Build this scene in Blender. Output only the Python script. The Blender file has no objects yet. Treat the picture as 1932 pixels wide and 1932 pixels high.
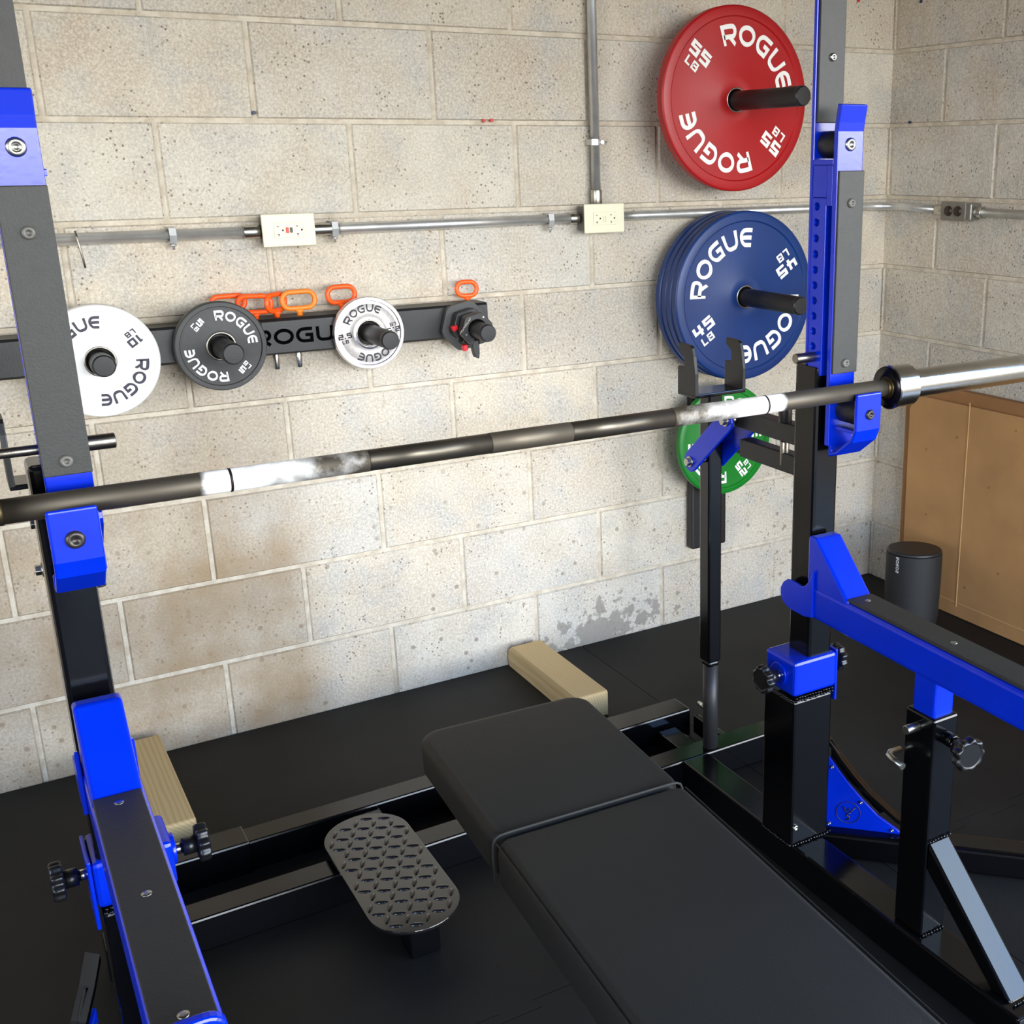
import bpy, bmesh, math, random
from mathutils import Vector, Matrix
random.seed(7)
PI = math.pi
sc = bpy.context.scene
COL = sc.collection

# ------------------------------------------------------------------ camera
cam_d = bpy.data.cameras.new('camera'); cam = bpy.data.objects.new('camera', cam_d); COL.objects.link(cam)
Rt = Vector((0.84519811, -0.53439135, -0.00812605))
Up = Vector((0.16302888, 0.24330854, 0.95614985))
Fw = Vector((0.50898107, 0.80946083, -0.29276515))
cam.matrix_world = Matrix(((Rt.x, Up.x, -Fw.x, -.2395), (Rt.y, Up.y, -Fw.y, -2.6717), (Rt.z, Up.z, -Fw.z, 1.3433), (0, 0, 0, 1)))
cam_d.sensor_width = 36; cam_d.sensor_fit = 'HORIZONTAL'
cam_d.lens = 2168.4433 / 1932 * 36
cam_d.shift_x = -291.406 / 1932; cam_d.shift_y = -8.333 / 1932
cam_d.clip_start = .02
sc.camera = cam

# ------------------------------------------------------------------ world: bright cloudy sky outside the open garage
w = bpy.data.worlds.new('sky'); sc.world = w; w.use_nodes = True
nt = w.node_tree; nt.nodes.clear()
out = nt.nodes.new('ShaderNodeOutputWorld'); bg = nt.nodes.new('ShaderNodeBackground')
tc = nt.nodes.new('ShaderNodeTexCoord'); sep = nt.nodes.new('ShaderNodeSeparateXYZ')
ramp = nt.nodes.new('ShaderNodeValToRGB')
ramp.color_ramp.elements[0].position = .35; ramp.color_ramp.elements[0].color = (.030, .028, .025, 1)
ramp.color_ramp.elements[1].position = .487; ramp.color_ramp.elements[1].color = (.10, .097, .09, 1)
for p_, c_ in ((.491, (1.0, 1.0, .97)), (.570, (.90, .92, .92)), (.62, (.34, .44, .60)), (.75, (.10, .30, .76)), (.9, (.06, .14, .38))):
    e = ramp.color_ramp.elements.new(p_); e.color = c_ + (1,)
noi = nt.nodes.new('ShaderNodeTexNoise'); noi.inputs['Scale'].default_value = 3.2; noi.inputs['Detail'].default_value = 7
cr = nt.nodes.new('ShaderNodeValToRGB'); cr.color_ramp.elements[0].position = .44; cr.color_ramp.elements[1].position = .60
mx = nt.nodes.new('ShaderNodeMixRGB'); mx.inputs[2].default_value = (.42, .52, .62, 1)
mr = nt.nodes.new('ShaderNodeMapRange'); mr.inputs[1].default_value = -1; mr.inputs[2].default_value = 1
gt = nt.nodes.new('ShaderNodeMath'); gt.operation = 'GREATER_THAN'; gt.inputs[1].default_value = .24
ml = nt.nodes.new('ShaderNodeMath'); ml.operation = 'MULTIPLY'
L = nt.links.new
L(tc.outputs['Generated'], sep.inputs[0]); L(sep.outputs['Z'], mr.inputs[0]); L(mr.outputs[0], ramp.inputs[0])
L(tc.outputs['Generated'], noi.inputs[0]); L(noi.outputs[0], cr.inputs[0]); L(sep.outputs['Z'], gt.inputs[0])
L(cr.outputs[0], ml.inputs[0]); L(gt.outputs[0], ml.inputs[1])
L(ml.outputs[0], mx.inputs[0]); L(ramp.outputs[0], mx.inputs[1]); L(mx.outputs[0], bg.inputs[0]); L(bg.outputs[0], out.inputs[0])
bg.inputs[1].default_value = 34.0

# added spot lamp standing in for the daylight patch on the lower wall
sd = bpy.data.lights.new('wall_patch_spot', 'SPOT'); so = bpy.data.objects.new('wall_patch_spot', sd); COL.objects.link(so)
sd.energy = 900; sd.spot_size = math.radians(14); sd.spot_blend = .75; sd.shadow_soft_size = .16; sd.color = (.96, .98, 1.0)
so.location = (-.25, -4.4, 1.75)
so.rotation_euler = (Vector((.84, 0, .58)) - so.location).to_track_quat('-Z', 'Y').to_euler()
def area(name, loc, rot, sx, sy, power, col):
    d = bpy.data.lights.new(name, 'AREA'); o = bpy.data.objects.new(name, d); COL.objects.link(o)
    d.shape = 'RECTANGLE'; d.size = sx; d.size_y = sy; d.energy = power; d.color = col
    o.location = loc; o.rotation_euler = rot; return o
# sky portals in the two open garage doorways and an unseen left opening added as fill
for nm, loc, rot, sx_, sy_ in (('doorway_front', (.82, -4.66, 1.18), (math.radians(90), 0, 0), 2.85, 2.35), ('doorway_side', (2.36, -3.36, 1.0), (math.radians(90), 0, math.radians(90)), 2.6, 2.0), ('fill_opening_left', (-3.17, -3.1, 1.5), (math.radians(90), 0, math.radians(-90)), 2.4, 1.3)):
    o = area(nm, loc, rot, sx_, sy_, 1, (1, 1, 1)); o.data.cycles.is_portal = True

sc.view_settings.view_transform = 'Standard'; sc.view_settings.look = 'None'
sc.view_settings.gamma = 1; sc.view_settings.use_curve_mapping = False
sc.view_settings.exposure = -0.90
try:
    sc.cycles.use_denoising = True; sc.cycles.max_bounces = 6; sc.cycles.sample_clamp_indirect = 8
    sc.cycles.caustics_reflective = False; sc.cycles.caustics_refractive = False
except Exception: pass

# ------------------------------------------------------------------ helpers
def lin(c):
    return tuple(((x / 255) / 12.92 if x / 255 <= .04045 else ((x / 255 + .055) / 1.055) ** 2.4) for x in c) + (1,)
MATS = {}
def mat(name, rgb, rough=.5, metal=0, noise=0, nscale=40, bump=0, bscale=200, spec=.5, coat=0, rvar=0):
    if name in MATS: return MATS[name]
    m = bpy.data.materials.new(name); m.use_nodes = True; t = m.node_tree; b = t.nodes['Principled BSDF']
    c = lin(rgb); b.inputs['Base Color'].default_value = c; b.inputs['Roughness'].default_value = rough
    b.inputs['Metallic'].default_value = metal; b.inputs['Specular IOR Level'].default_value = spec
    b.inputs['Coat Weight'].default_value = coat; b.inputs['Coat Roughness'].default_value = .08
    co = t.nodes.new('ShaderNodeTexCoord')
    if noise or rvar:
        n = t.nodes.new('ShaderNodeTexNoise'); n.inputs['Scale'].default_value = nscale; n.inputs['Detail'].default_value = 5
        t.links.new(co.outputs['Object'], n.inputs['Vector'])
        if noise:
            r = t.nodes.new('ShaderNodeValToRGB'); r.color_ramp.elements[0].position = .3; r.color_ramp.elements[1].position = .7
            r.color_ramp.elements[0].color = tuple(x * (1 - noise) for x in c[:3]) + (1,)
            r.color_ramp.elements[1].color = tuple(min(1, x * (1 + noise)) for x in c[:3]) + (1,)
            t.links.new(n.outputs[0], r.inputs[0]); t.links.new(r.outputs[0], b.inputs['Base Color'])
        if rvar:
            q = t.nodes.new('ShaderNodeMapRange'); q.inputs[3].default_value = max(.02, rough - rvar); q.inputs[4].default_value = rough + rvar
            t.links.new(n.outputs[0], q.inputs[0]); t.links.new(q.outputs[0], b.inputs['Roughness'])
    if bump:
        n2 = t.nodes.new('ShaderNodeTexNoise'); n2.inputs['Scale'].default_value = bscale; n2.inputs['Detail'].default_value = 3
        t.links.new(co.outputs['Object'], n2.inputs['Vector'])
        bp = t.nodes.new('ShaderNodeBump'); bp.inputs['Strength'].default_value = bump; bp.inputs['Distance'].default_value = .002
        t.links.new(n2.outputs[0], bp.inputs['Height']); t.links.new(bp.outputs[0], b.inputs['Normal'])
    MATS[name] = m; return m

BLK = mat('gloss_black_powder', (7, 7, 9), .16, 0, 0, 30, .05, 90, spec=.42)
BLKM = mat('matte_black_steel', (24, 24, 25), .42, 0, .12, 60, .1, 300)
BLUE = mat('blue_powder', (0, 40, 188), .20, 0, .05, 20, .05, 120, spec=.5)
UHMW = mat('grey_plastic_strip', (50, 50, 47), .48, 0, .08, 90, .15, 400, spec=.4)
CHROME = mat('bright_steel', (205, 203, 198), .18, 1, .05, 40, .05, 200)
STEEL = mat('worn_steel', (150, 143, 132), .32, 1, .12, 60, .1, 400)
ZINC = mat('zinc_bolt', (190, 188, 178), .3, 1, .1, 50)
GALV = mat('galvanised_conduit', (205, 205, 202), .38, .75, .12, 25, .1, 150)
RUBR = mat('black_roller', (22, 21, 21), .45, 0, .1, 80, .1, 300)
WHITE = mat('white_lettering', (236, 236, 232), .5)
DARKL = mat('dark_lettering', (38, 30, 52), .5)
ORANGE = mat('orange_plastic', (255, 92, 24), .38, 0, .06, 60)
IVORY = mat('ivory_plate', (222, 218, 190), .35)
SLOTB = mat('slot_dark', (40, 26, 14), .6)

class MB:
    def __init__(s): s.bm = bmesh.new()
    def _add(s, verts, faces, M=None, smooth=False):
        vs = [s.bm.verts.new(M @ Vector(v) if M else Vector(v)) for v in verts]
        for f in faces:
            try:
                fc = s.bm.faces.new([vs[i] for i in f]); fc.smooth = smooth
            except ValueError: pass
        return vs
    def box(s, a, b, M=None):
        x0, y0, z0 = (min(a[i], b[i]) for i in range(3)); x1, y1, z1 = (max(a[i], b[i]) for i in range(3))
        s._add([(x0,y0,z0),(x1,y0,z0),(x1,y1,z0),(x0,y1,z0),(x0,y0,z1),(x1,y0,z1),(x1,y1,z1),(x0,y1,z1)],
               [(0,3,2,1),(4,5,6,7),(0,1,5,4),(1,2,6,5),(2,3,7,6),(3,0,4,7)], M); return s
    def cyl(s, a, b, r, r2=None, n=28, caps=True, smooth=True):
        a, b = Vector(a), Vector(b); r2 = r if r2 is None else r2
        q = (b - a).normalized().to_track_quat('Z', 'Y').to_matrix()
        ring = lambda c, rr: [c + q @ Vector((rr * math.cos(2*PI*i/n), rr * math.sin(2*PI*i/n), 0)) for i in range(n)]
        vs = [s.bm.verts.new(v) for v in ring(a, r) + ring(b, r2)]
        for i in range(n):
            f = s.bm.faces.new((vs[i], vs[(i+1) % n], vs[n+(i+1) % n], vs[n+i])); f.smooth = smooth
        if caps: s.bm.faces.new(vs[:n][::-1]); s.bm.faces.new(vs[n:])
        return s
    def lathe(s, a, axis, prof, n=72, smooth=True, up=None):
        # prof: (along, radius)
        a = Vector(a); q = Vector(axis).normalized().to_track_quat('Z', 'Y').to_matrix()
        rings = []
        for h, r in prof:
            if r < 1e-6: rings.append([s.bm.verts.new(a + q @ Vector((0, 0, h)))])
            else: rings.append([s.bm.verts.new(a + q @ Vector((r*math.cos(2*PI*i/n), r*math.sin(2*PI*i/n), h))) for i in range(n)])
        for A, B in zip(rings, rings[1:]):
            for i in range(n):
                j = (i+1) % n
                if len(A) == 1 and len(B) == 1: continue
                vs = [A[0], B[j], B[i]] if len(A) == 1 else ([A[i], A[j], B[0]] if len(B) == 1 else [A[i], A[j], B[j], B[i]])
                f = s.bm.faces.new(vs); f.smooth = smooth
        return s
    def prism(s, poly, axis, a0, a1, M=None):
        # poly of 2D points in the plane normal to axis ('x': (y,z), 'y': (x,z), 'z': (x,y))
        def P(p, a): return {'x': (a, p[0], p[1]), 'y': (p[0], a, p[1]), 'z': (p[0], p[1], a)}[axis]
        n = len(poly)
        s._add([P(p, a0) for p in poly] + [P(p, a1) for p in poly],
               [tuple(range(n)), tuple(range(2*n-1, n-1, -1))] + [(i, n+i, n+(i+1) % n, (i+1) % n) for i in range(n)], M); return s
    def strip(s, path, th, axis, a0, a1):
        # thick bent plate: centre path offset both ways, extruded along axis
        pts = [Vector(p) for p in path]; L_, R_ = [], []
        for i, p in enumerate(pts):
            d0 = (pts[i] - pts[i-1]).normalized() if i else None; d1 = (pts[i+1] - pts[i]).normalized() if i < len(pts)-1 else None
            d = (d0 + d1).normalized() if d0 and d1 else (d0 or d1)
            nrm = Vector((-d.y, d.x)); k = 1 / max(.4, d.dot(d1 or d0))
            L_.append(p + nrm * th/2 * k); R_.append(p - nrm * th/2 * k)
        for i in range(len(pts)-1):
            s.prism([L_[i], L_[i+1], R_[i+1], R_[i]], axis, a0, a1)
        bmesh.ops.remove_doubles(s.bm, verts=s.bm.verts, dist=1e-6)
        bad = [f for f in s.bm.faces if all(len(e.link_faces) > 2 for e in f.edges if abs((e.verts[0].co - e.verts[1].co).length) > 0) and len(f.verts) == 4]
        bmesh.ops.delete(s.bm, geom=bad, context='FACES') if bad else None
        return s
    def tube(s, pts, r, n=12, closed=False):
        pts = [Vector(p) for p in pts]; rings = []; N = len(pts); prev = None
        for i, p in enumerate(pts):
            if closed: d = pts[(i+1) % N] - pts[i-1]
            else: d = pts[min(i+1, N-1)] - pts[max(i-1, 0)]
            d.normalize()
            ref = prev if prev is not None else (Vector((0, 0, 1)) if abs(d.z) < .9 else Vector((1, 0, 0)))
            u = (ref - d * ref.dot(d)).normalized(); v = d.cross(u); prev = u
            rings.append([s.bm.verts.new(p + r * (u * math.cos(2*PI*k/n) + v * math.sin(2*PI*k/n))) for k in range(n)])
        for i in range(N if closed else N-1):
            A, B = rings[i], rings[(i+1) % N]
            for k in range(n):
                f = s.bm.faces.new((A[k], A[(k+1) % n], B[(k+1) % n], B[k])); f.smooth = True
        if not closed: s.bm.faces.new(rings[0][::-1]); s.bm.faces.new(rings[-1])
        return s
    def build(s, name, m, parent=None, bevel=0, seg=2, sub=0):
        bmesh.ops.recalc_face_normals(s.bm, faces=s.bm.faces)
        me = bpy.data.meshes.new(name); s.bm.to_mesh(me); s.bm.free()
        for x in (m if isinstance(m, (list, tuple)) else [m]): me.materials.append(x)
        o = bpy.data.objects.new(name, me); COL.objects.link(o)
        if parent: 
            o.parent = parent; o.matrix_parent_inverse = PINV.get(parent.name, Matrix())
        if bevel:
            b = o.modifiers.new('b', 'BEVEL'); b.width = bevel; b.segments = seg; b.limit_method = 'ANGLE'; b.angle_limit = math.radians(35); b.harden_normals = False
        if sub:
            q = o.modifiers.new('s', 'SUBSURF'); q.levels = q.render_levels = sub
        return o
PINV = {}
def tag(o, label, cat, group=None):
    o['label'] = label; o['category'] = cat
    if group: o['group'] = group
    return o
def thing(name, loc, label, cat, group=None):
    o = bpy.data.objects.new(name, None); COL.objects.link(o); o.location = loc; o.empty_display_size = .05
    PINV[o.name] = Matrix.Translation(loc).inverted()
    return tag(o, label, cat, group)
def struct(o): o['kind'] = 'structure'; return o
def sub_root(o): PINV[o.name] = Matrix(); return o      # geometry of a top-level part sits in its parent's world frame

# part children of a mesh part: identity parent inverse is right because part objects have identity basis
# (a part's matrix_parent_inverse moves it to world frame, its own children must then use identity)

# ------------------------------------------------------------------ block walls, floor, ceiling
BL, BH, ZB = .4064, .2032, .0177
def block_material(name, right=False):
    m = bpy.data.materials.new(name); m.use_nodes = True; t = m.node_tree; b = t.nodes['Principled BSDF']; N = t.nodes.new; K = t.links.new
    b.inputs['Roughness'].default_value = .85; b.inputs['Specular IOR Level'].default_value = .25
    co = N('ShaderNodeTexCoord'); at = N('ShaderNodeAttribute'); at.attribute_name = 'tint'
    base = N('ShaderNodeValToRGB'); cr_ = base.color_ramp
    cols = ((.0, (183, 174, 160)), (.35, (193, 184, 168)), (.6, (198, 186, 166)), (.8, (186, 182, 174)), (1., (202, 194, 178)))
    cr_.elements[0].position = 0; cr_.elements[0].color = lin(cols[0][1]); cr_.elements[1].position = 1; cr_.elements[1].color = lin(cols[-1][1])
    for p_, c_ in cols[1:-1]: e_ = cr_.elements.new(p_); e_.color = lin(c_)
    K(at.outputs['Fac'], base.inputs[0])
    def mixc(a, fac, col, blend='MIX'):
        x = N('ShaderNodeMixRGB'); x.blend_type = blend; K(a, x.inputs[1]); x.inputs[2].default_value = lin(col) if len(col) == 3 else col
        K(fac, x.inputs[0]); return x.outputs[0]
    def noise(scale, det=5, lo=.4, hi=.6, amt=1, rough=.6):
        n = N('ShaderNodeTexNoise'); n.inputs['Scale'].default_value = scale; n.inputs['Detail'].default_value = det; n.inputs['Roughness'].default_value = rough
        K(co.outputs['Object'], n.inputs['Vector']); r = N('ShaderNodeMapRange'); r.inputs[1].default_value = lo; r.inputs[2].default_value = hi; r.inputs[4].default_value = amt
        K(n.outputs[0], r.inputs[0]); return r.outputs[0], n.outputs[0]
    c = base.outputs[0]
    f, _ = noise(5.5, 5, .42, .68, .6); c = mixc(c, f, (170, 153, 130))          # tan patches
    f, _ = noise(7.5, 4, .48, .68, .7); c = mixc(c, f, (164, 164, 161))        # grey patches
    f, fine = noise(170, 3, .40, .64, .42); c = mixc(c, f, (236, 228, 214)); f, _ = noise(230, 2, .56, .70, .45); c = mixc(c, f, (140, 128, 112))     # light grains
    # dark pores
    v = N('ShaderNodeTexVoronoi'); v.inputs['Scale'].default_value = 78; v.inputs['Randomness'].default_value = 1; K(co.outputs['Object'], v.inputs['Vector'])
    r = N('ShaderNodeMapRange'); r.inputs[1].default_value = .13; r.inputs[2].default_value = .22; r.inputs[3].default_value = .8; r.inputs[4].default_value = 0; K(v.outputs['Distance'], r.inputs[0])
    gate, _ = noise(9, 3, .42, .58, 1)
    mm = N('ShaderNodeMath'); mm.operation = 'MULTIPLY'; K(r.outputs[0], mm.inputs[0]); K(gate, mm.inputs[1])
    c = mixc(c, mm.outputs[0], (112, 94, 78))
    # larger flakes, only on the lower courses
    v2 = N('ShaderNodeTexVoronoi'); v2.inputs['Scale'].default_value = 24; K(co.outputs['Object'], v2.inputs['Vector'])
    r2 = N('ShaderNodeMapRange'); r2.inputs[1].default_value = .10; r2.inputs[2].default_value = .18; r2.inputs[3].default_value = .7; r2.inputs[4].default_value = 0; K(v2.outputs['Distance'], r2.inputs[0])
    sp = N('ShaderNodeSeparateXYZ'); K(co.outputs['Object'], sp.inputs[0])
    zz = N('ShaderNodeMapRange'); zz.inputs[1].default_value = .25; zz.inputs[2].default_value = 1.0; zz.inputs[3].default_value = 1; zz.inputs[4].default_value = 0; K(sp.outputs['Z'], zz.inputs[0])
    m2 = N('ShaderNodeMath'); m2.operation = 'MULTIPLY'; K(r2.outputs[0], m2.inputs[0]); K(zz.outputs[0], m2.inputs[1])
    c = mixc(c, m2.outputs[0], (128, 112, 96))
    # peeled grey patch low on the wall
    gp = N('ShaderNodeVectorMath'); gp.operation = 'DISTANCE'; mp = N('ShaderNodeMapping'); mp.inputs['Scale'].default_value = (1, 0, 2.2); K(co.outputs['Object'], mp.inputs[0]); K(mp.outputs[0], gp.inputs[0])
    gp.inputs[1].default_value = (1.23, 0, .11)
    gn = N('ShaderNodeTexNoise'); gn.inputs['Scale'].default_value = 26; gn.inputs['Detail'].default_value = 4; K(co.outputs['Object'], gn.inputs['Vector'])
    ga = N('ShaderNodeMath'); ga.operation = 'MULTIPLY_ADD'; K(gn.outputs[0], ga.inputs[0]); ga.inputs[1].default_value = .9; K(gp.outputs['Value'], ga.inputs[2])
    gr = N('ShaderNodeMapRange'); gr.inputs[1].default_value = .56; gr.inputs[2].default_value = .60; gr.inputs[3].default_value = .8; gr.inputs[4].default_value = 0; K(ga.outputs[0], gr.inputs[0])
    if not right: c = mixc(c, gr.outputs[0], (138, 132, 124))
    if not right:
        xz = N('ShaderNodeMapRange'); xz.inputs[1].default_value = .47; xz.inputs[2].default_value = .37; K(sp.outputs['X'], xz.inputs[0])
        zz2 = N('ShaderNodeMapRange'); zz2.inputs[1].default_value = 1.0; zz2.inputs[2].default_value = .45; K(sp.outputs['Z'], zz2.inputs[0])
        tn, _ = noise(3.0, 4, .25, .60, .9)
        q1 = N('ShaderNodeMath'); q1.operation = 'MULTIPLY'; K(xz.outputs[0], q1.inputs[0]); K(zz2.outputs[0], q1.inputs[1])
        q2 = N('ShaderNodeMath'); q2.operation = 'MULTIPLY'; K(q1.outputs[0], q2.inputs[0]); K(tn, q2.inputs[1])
        c = mixc(c, q2.outputs[0], (152, 130, 100))  # brown stain, deepened to put the lower-left shade into the block colour
    # mortar
    am = N('ShaderNodeAttribute'); am.attribute_name = 'mortar'
    mn, _ = noise(30, 4, .4, .6, 1)
    mc = N('ShaderNodeMixRGB'); mc.inputs[1].default_value = lin((206, 197, 180)); mc.inputs[2].default_value = lin((186, 174, 155)); K(mn, mc.inputs[0])
    fm = N('ShaderNodeMixRGB'); K(am.outputs['Fac'], fm.inputs[0]); K(c, fm.inputs[1]); K(mc.outputs[0], fm.inputs[2])
    K(fm.outputs[0], b.inputs['Base Color'])
    bp = N('ShaderNodeBump'); bp.inputs['Strength'].default_value = .55; bp.inputs['Distance'].default_value = .004
    ad = N('ShaderNodeMath'); ad.operation = 'SUBTRACT'; K(fine, ad.inputs[0]); K(mm.outputs[0], ad.inputs[1]); K(ad.outputs[0], bp.inputs['Height']); K(bp.outputs[0], b.inputs['Normal'])
    return m
def block_wall(name, u0, u1, z1, off, flip, toworld, right=False):
    """blocks stand 4 mm proud of struck mortar; off: joint offset of even courses"""
    bm = bmesh.new(); lt = bm.faces.layers.float.new('t'); lm = bm.faces.layers.float.new('m')
    g = .0048; dp = .005
    def quad(pts, tint, mo):
        f = bm.faces.new([bm.verts.new(toworld(*p)) for p in pts]); f[lt] = tint; f[lm] = mo
    rows = int(math.ceil(z1 / BH))
    quad([(u0, dp, 0), (u1, dp, 0), (u1, dp, rows*BH), (u0, dp, rows*BH)], .5, 1)
    for k in range(rows):
        o = off + (BL/2 if (k + flip) % 2 else 0)
        n = int((u0 - o) // BL) - 1; x = o + n * BL
        while x < u1:
            a, b_ = max(x + g, u0), min(x + BL - g, u1 - (0 if x + BL > u1 else 0))
            if b_ - a > .02:
                z0_, z1_ = k*BH + g, (k+1)*BH - g; t_ = random.random(); c_ = .003; pr = random.uniform(-.001, .001)
                A = [(a, dp, z0_), (b_, dp, z0_), (b_, dp, z1_), (a, dp, z1_)]
                B = [(a+c_, pr, z0_+c_), (b_-c_, pr, z0_+c_), (b_-c_, pr, z1_-c_), (a+c_, pr, z1_-c_)]
                quad(B, t_, 0)
                for i in range(4): j = (i+1) % 4; quad([A[i], A[j], B[j], B[i]], t_, 0)
            x += BL
    bmesh.ops.remove_doubles(bm, verts=bm.verts, dist=1e-6)
    me = bpy.data.meshes.new(name)
    ts = [f[lt] for f in bm.faces]; ms = [f[lm] for f in bm.faces]
    bm.faces.layers.float.remove(bm.faces.layers.float['t']); bm.faces.layers.float.remove(bm.faces.layers.float['m'])
    bm.to_mesh(me); bm.free()
    a1 = me.attributes.new('tint', 'FLOAT', 'FACE'); a1.data.foreach_set('value', ts)
    a2 = me.attributes.new('mortar', 'FLOAT', 'FACE'); a2.data.foreach_set('value', ms)
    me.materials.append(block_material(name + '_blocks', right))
    o = bpy.data.objects.new(name, me); COL.objects.link(o); return struct(o)
XC = 2.2316
WH = 2.6416
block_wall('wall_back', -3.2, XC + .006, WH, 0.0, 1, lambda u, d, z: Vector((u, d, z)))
# right wall: u runs toward the camera from the corner
block_wall('wall_right', -.02, 2.05, WH, .2139 - BL/2, 0, lambda u, d, z: Vector((XC + d, -u, z)), True)
plain = mat('painted_plaster', (205, 198, 186), .9, 0, .06, 3)
def sbox(name, a, b, m, kind='structure'):
    o = MB().box(a, b).build(name, m); o['kind'] = kind; return o
wl = MB(); wl.box((-3.3, -4.8, 0), (-3.2, -4.3, WH)); wl.box((-3.3, -1.9, 0), (-3.2, 0, WH)); wl.box((-3.3, -4.3, 0), (-3.2, -1.9, .85)); wl.box((-3.3, -4.3, 2.15), (-3.2, -1.9, WH))  # unseen wall; its opening is added to let fill light reach the right wall
struct(wl.build('wall_left', plain))
conc = mat('concrete_floor', (120, 116, 110), .85, 0, .12, 6, .3, 60)
sbox('floor', (-3.3, -4.9, -.1), (XC + .6, .1, 0), conc)
sbox('ceiling', (-3.3, -4.9, WH), (XC + .8, .1, WH + .1), mat('ceiling_board', (70, 64, 56), .9, 0, .05, 3))
# front wall with the open garage doorway
sbox('wall_front', (-3.3, -4.8, 0), (-.62, -4.7, WH), plain)
sbox('trim_1', (-.62, -4.8, 2.36), (XC + .8, -4.7, WH), plain)
sbox('trim_2', (XC + .0, -4.8, 2.0), (XC + .1, -2.05, WH), plain)

# interlocking rubber floor mats
mt = bpy.data.materials.new('rubber_mat'); mt.use_nodes = True; t = mt.node_tree; b = t.nodes['Principled BSDF']
co = t.nodes.new('ShaderNodeTexCoord'); n1 = t.nodes.new('ShaderNodeTexNoise'); n1.inputs['Scale'].default_value = 4; n1.inputs['Detail'].default_value = 8
r1 = t.nodes.new('ShaderNodeValToRGB'); r1.color_ramp.elements[0].position = .35; r1.color_ramp.elements[1].position = .75
r1.color_ramp.elements[0].color = lin((20, 19, 18)); r1.color_ramp.elements[1].color = lin((36, 34, 31))
n2 = t.nodes.new('ShaderNodeTexNoise'); n2.inputs['Scale'].default_value = 350; bp = t.nodes.new('ShaderNodeBump'); bp.inputs['Strength'].default_value = .35; bp.inputs['Distance'].default_value = .001
t.links.new(co.outputs['Object'], n1.inputs[0]); t.links.new(n1.outputs[0], r1.inputs[0]); t.links.new(r1.outputs[0], b.inputs['Base Color'])
t.links.new(co.outputs['Object'], n2.inputs[0]); t.links.new(n2.outputs[0], bp.inputs['Height']); t.links.new(bp.outputs[0], b.inputs['Normal'])
b.inputs['Roughness'].default_value = .62; b.inputs['Specular IOR Level'].default_value = .3
def teeth(x0, x1, y, sgn=1):
    pts = []; n = int(round((x1 - x0) / .075)); s = (x1 - x0) / n
    for i in range(n):
        xa, xb = x0 + i*s, x0 + (i+1)*s
        if i % 2: pts += [(xa - .007, y + .022), (xb + .007, y + .022)]
        else: pts += [(xa + .0, y), (xb - .0, y)]
    return pts
ms = -1.243
def mat_piece(x0, x1, front, label):
    g = .0008
    if front: poly = [(x0 + g, -3.4), (x1 - g, -3.4)] + [(x, y - g) for x, y in reversed(teeth(x0 + g, x1 - g, ms))]
    else: poly = [(x, y + g) for x, y in teeth(x0 + g, x1 - g, ms)] + [(x1 - g, -.004), (x0 + g, -.004)]
    o = MB().prism(poly, 'z', .0002, ZB - .0004).build('rubber_floor_mat', mt)
    tag(o, label, 'floor mat', 'black rubber floor mats')
mat_piece(-2.4, -.55, False, 'black rubber mat along the block wall left of the rack')
mat_piece(-.55, 1.15, False, 'black rubber mat between the block wall and the bar, under the rack rear beams')
mat_piece(1.15, 2.226, False, 'black rubber mat in the corner under the speaker and brown board')
mat_piece(-2.4, -.55, True, 'black rubber mat nearest the viewer left of the rack')
mat_piece(-.55, 1.15, True, 'black rubber mat under the foot of the flat bench')
mat_piece(1.15, 2.226, True, 'black rubber mat right of the rack front post')

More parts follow.
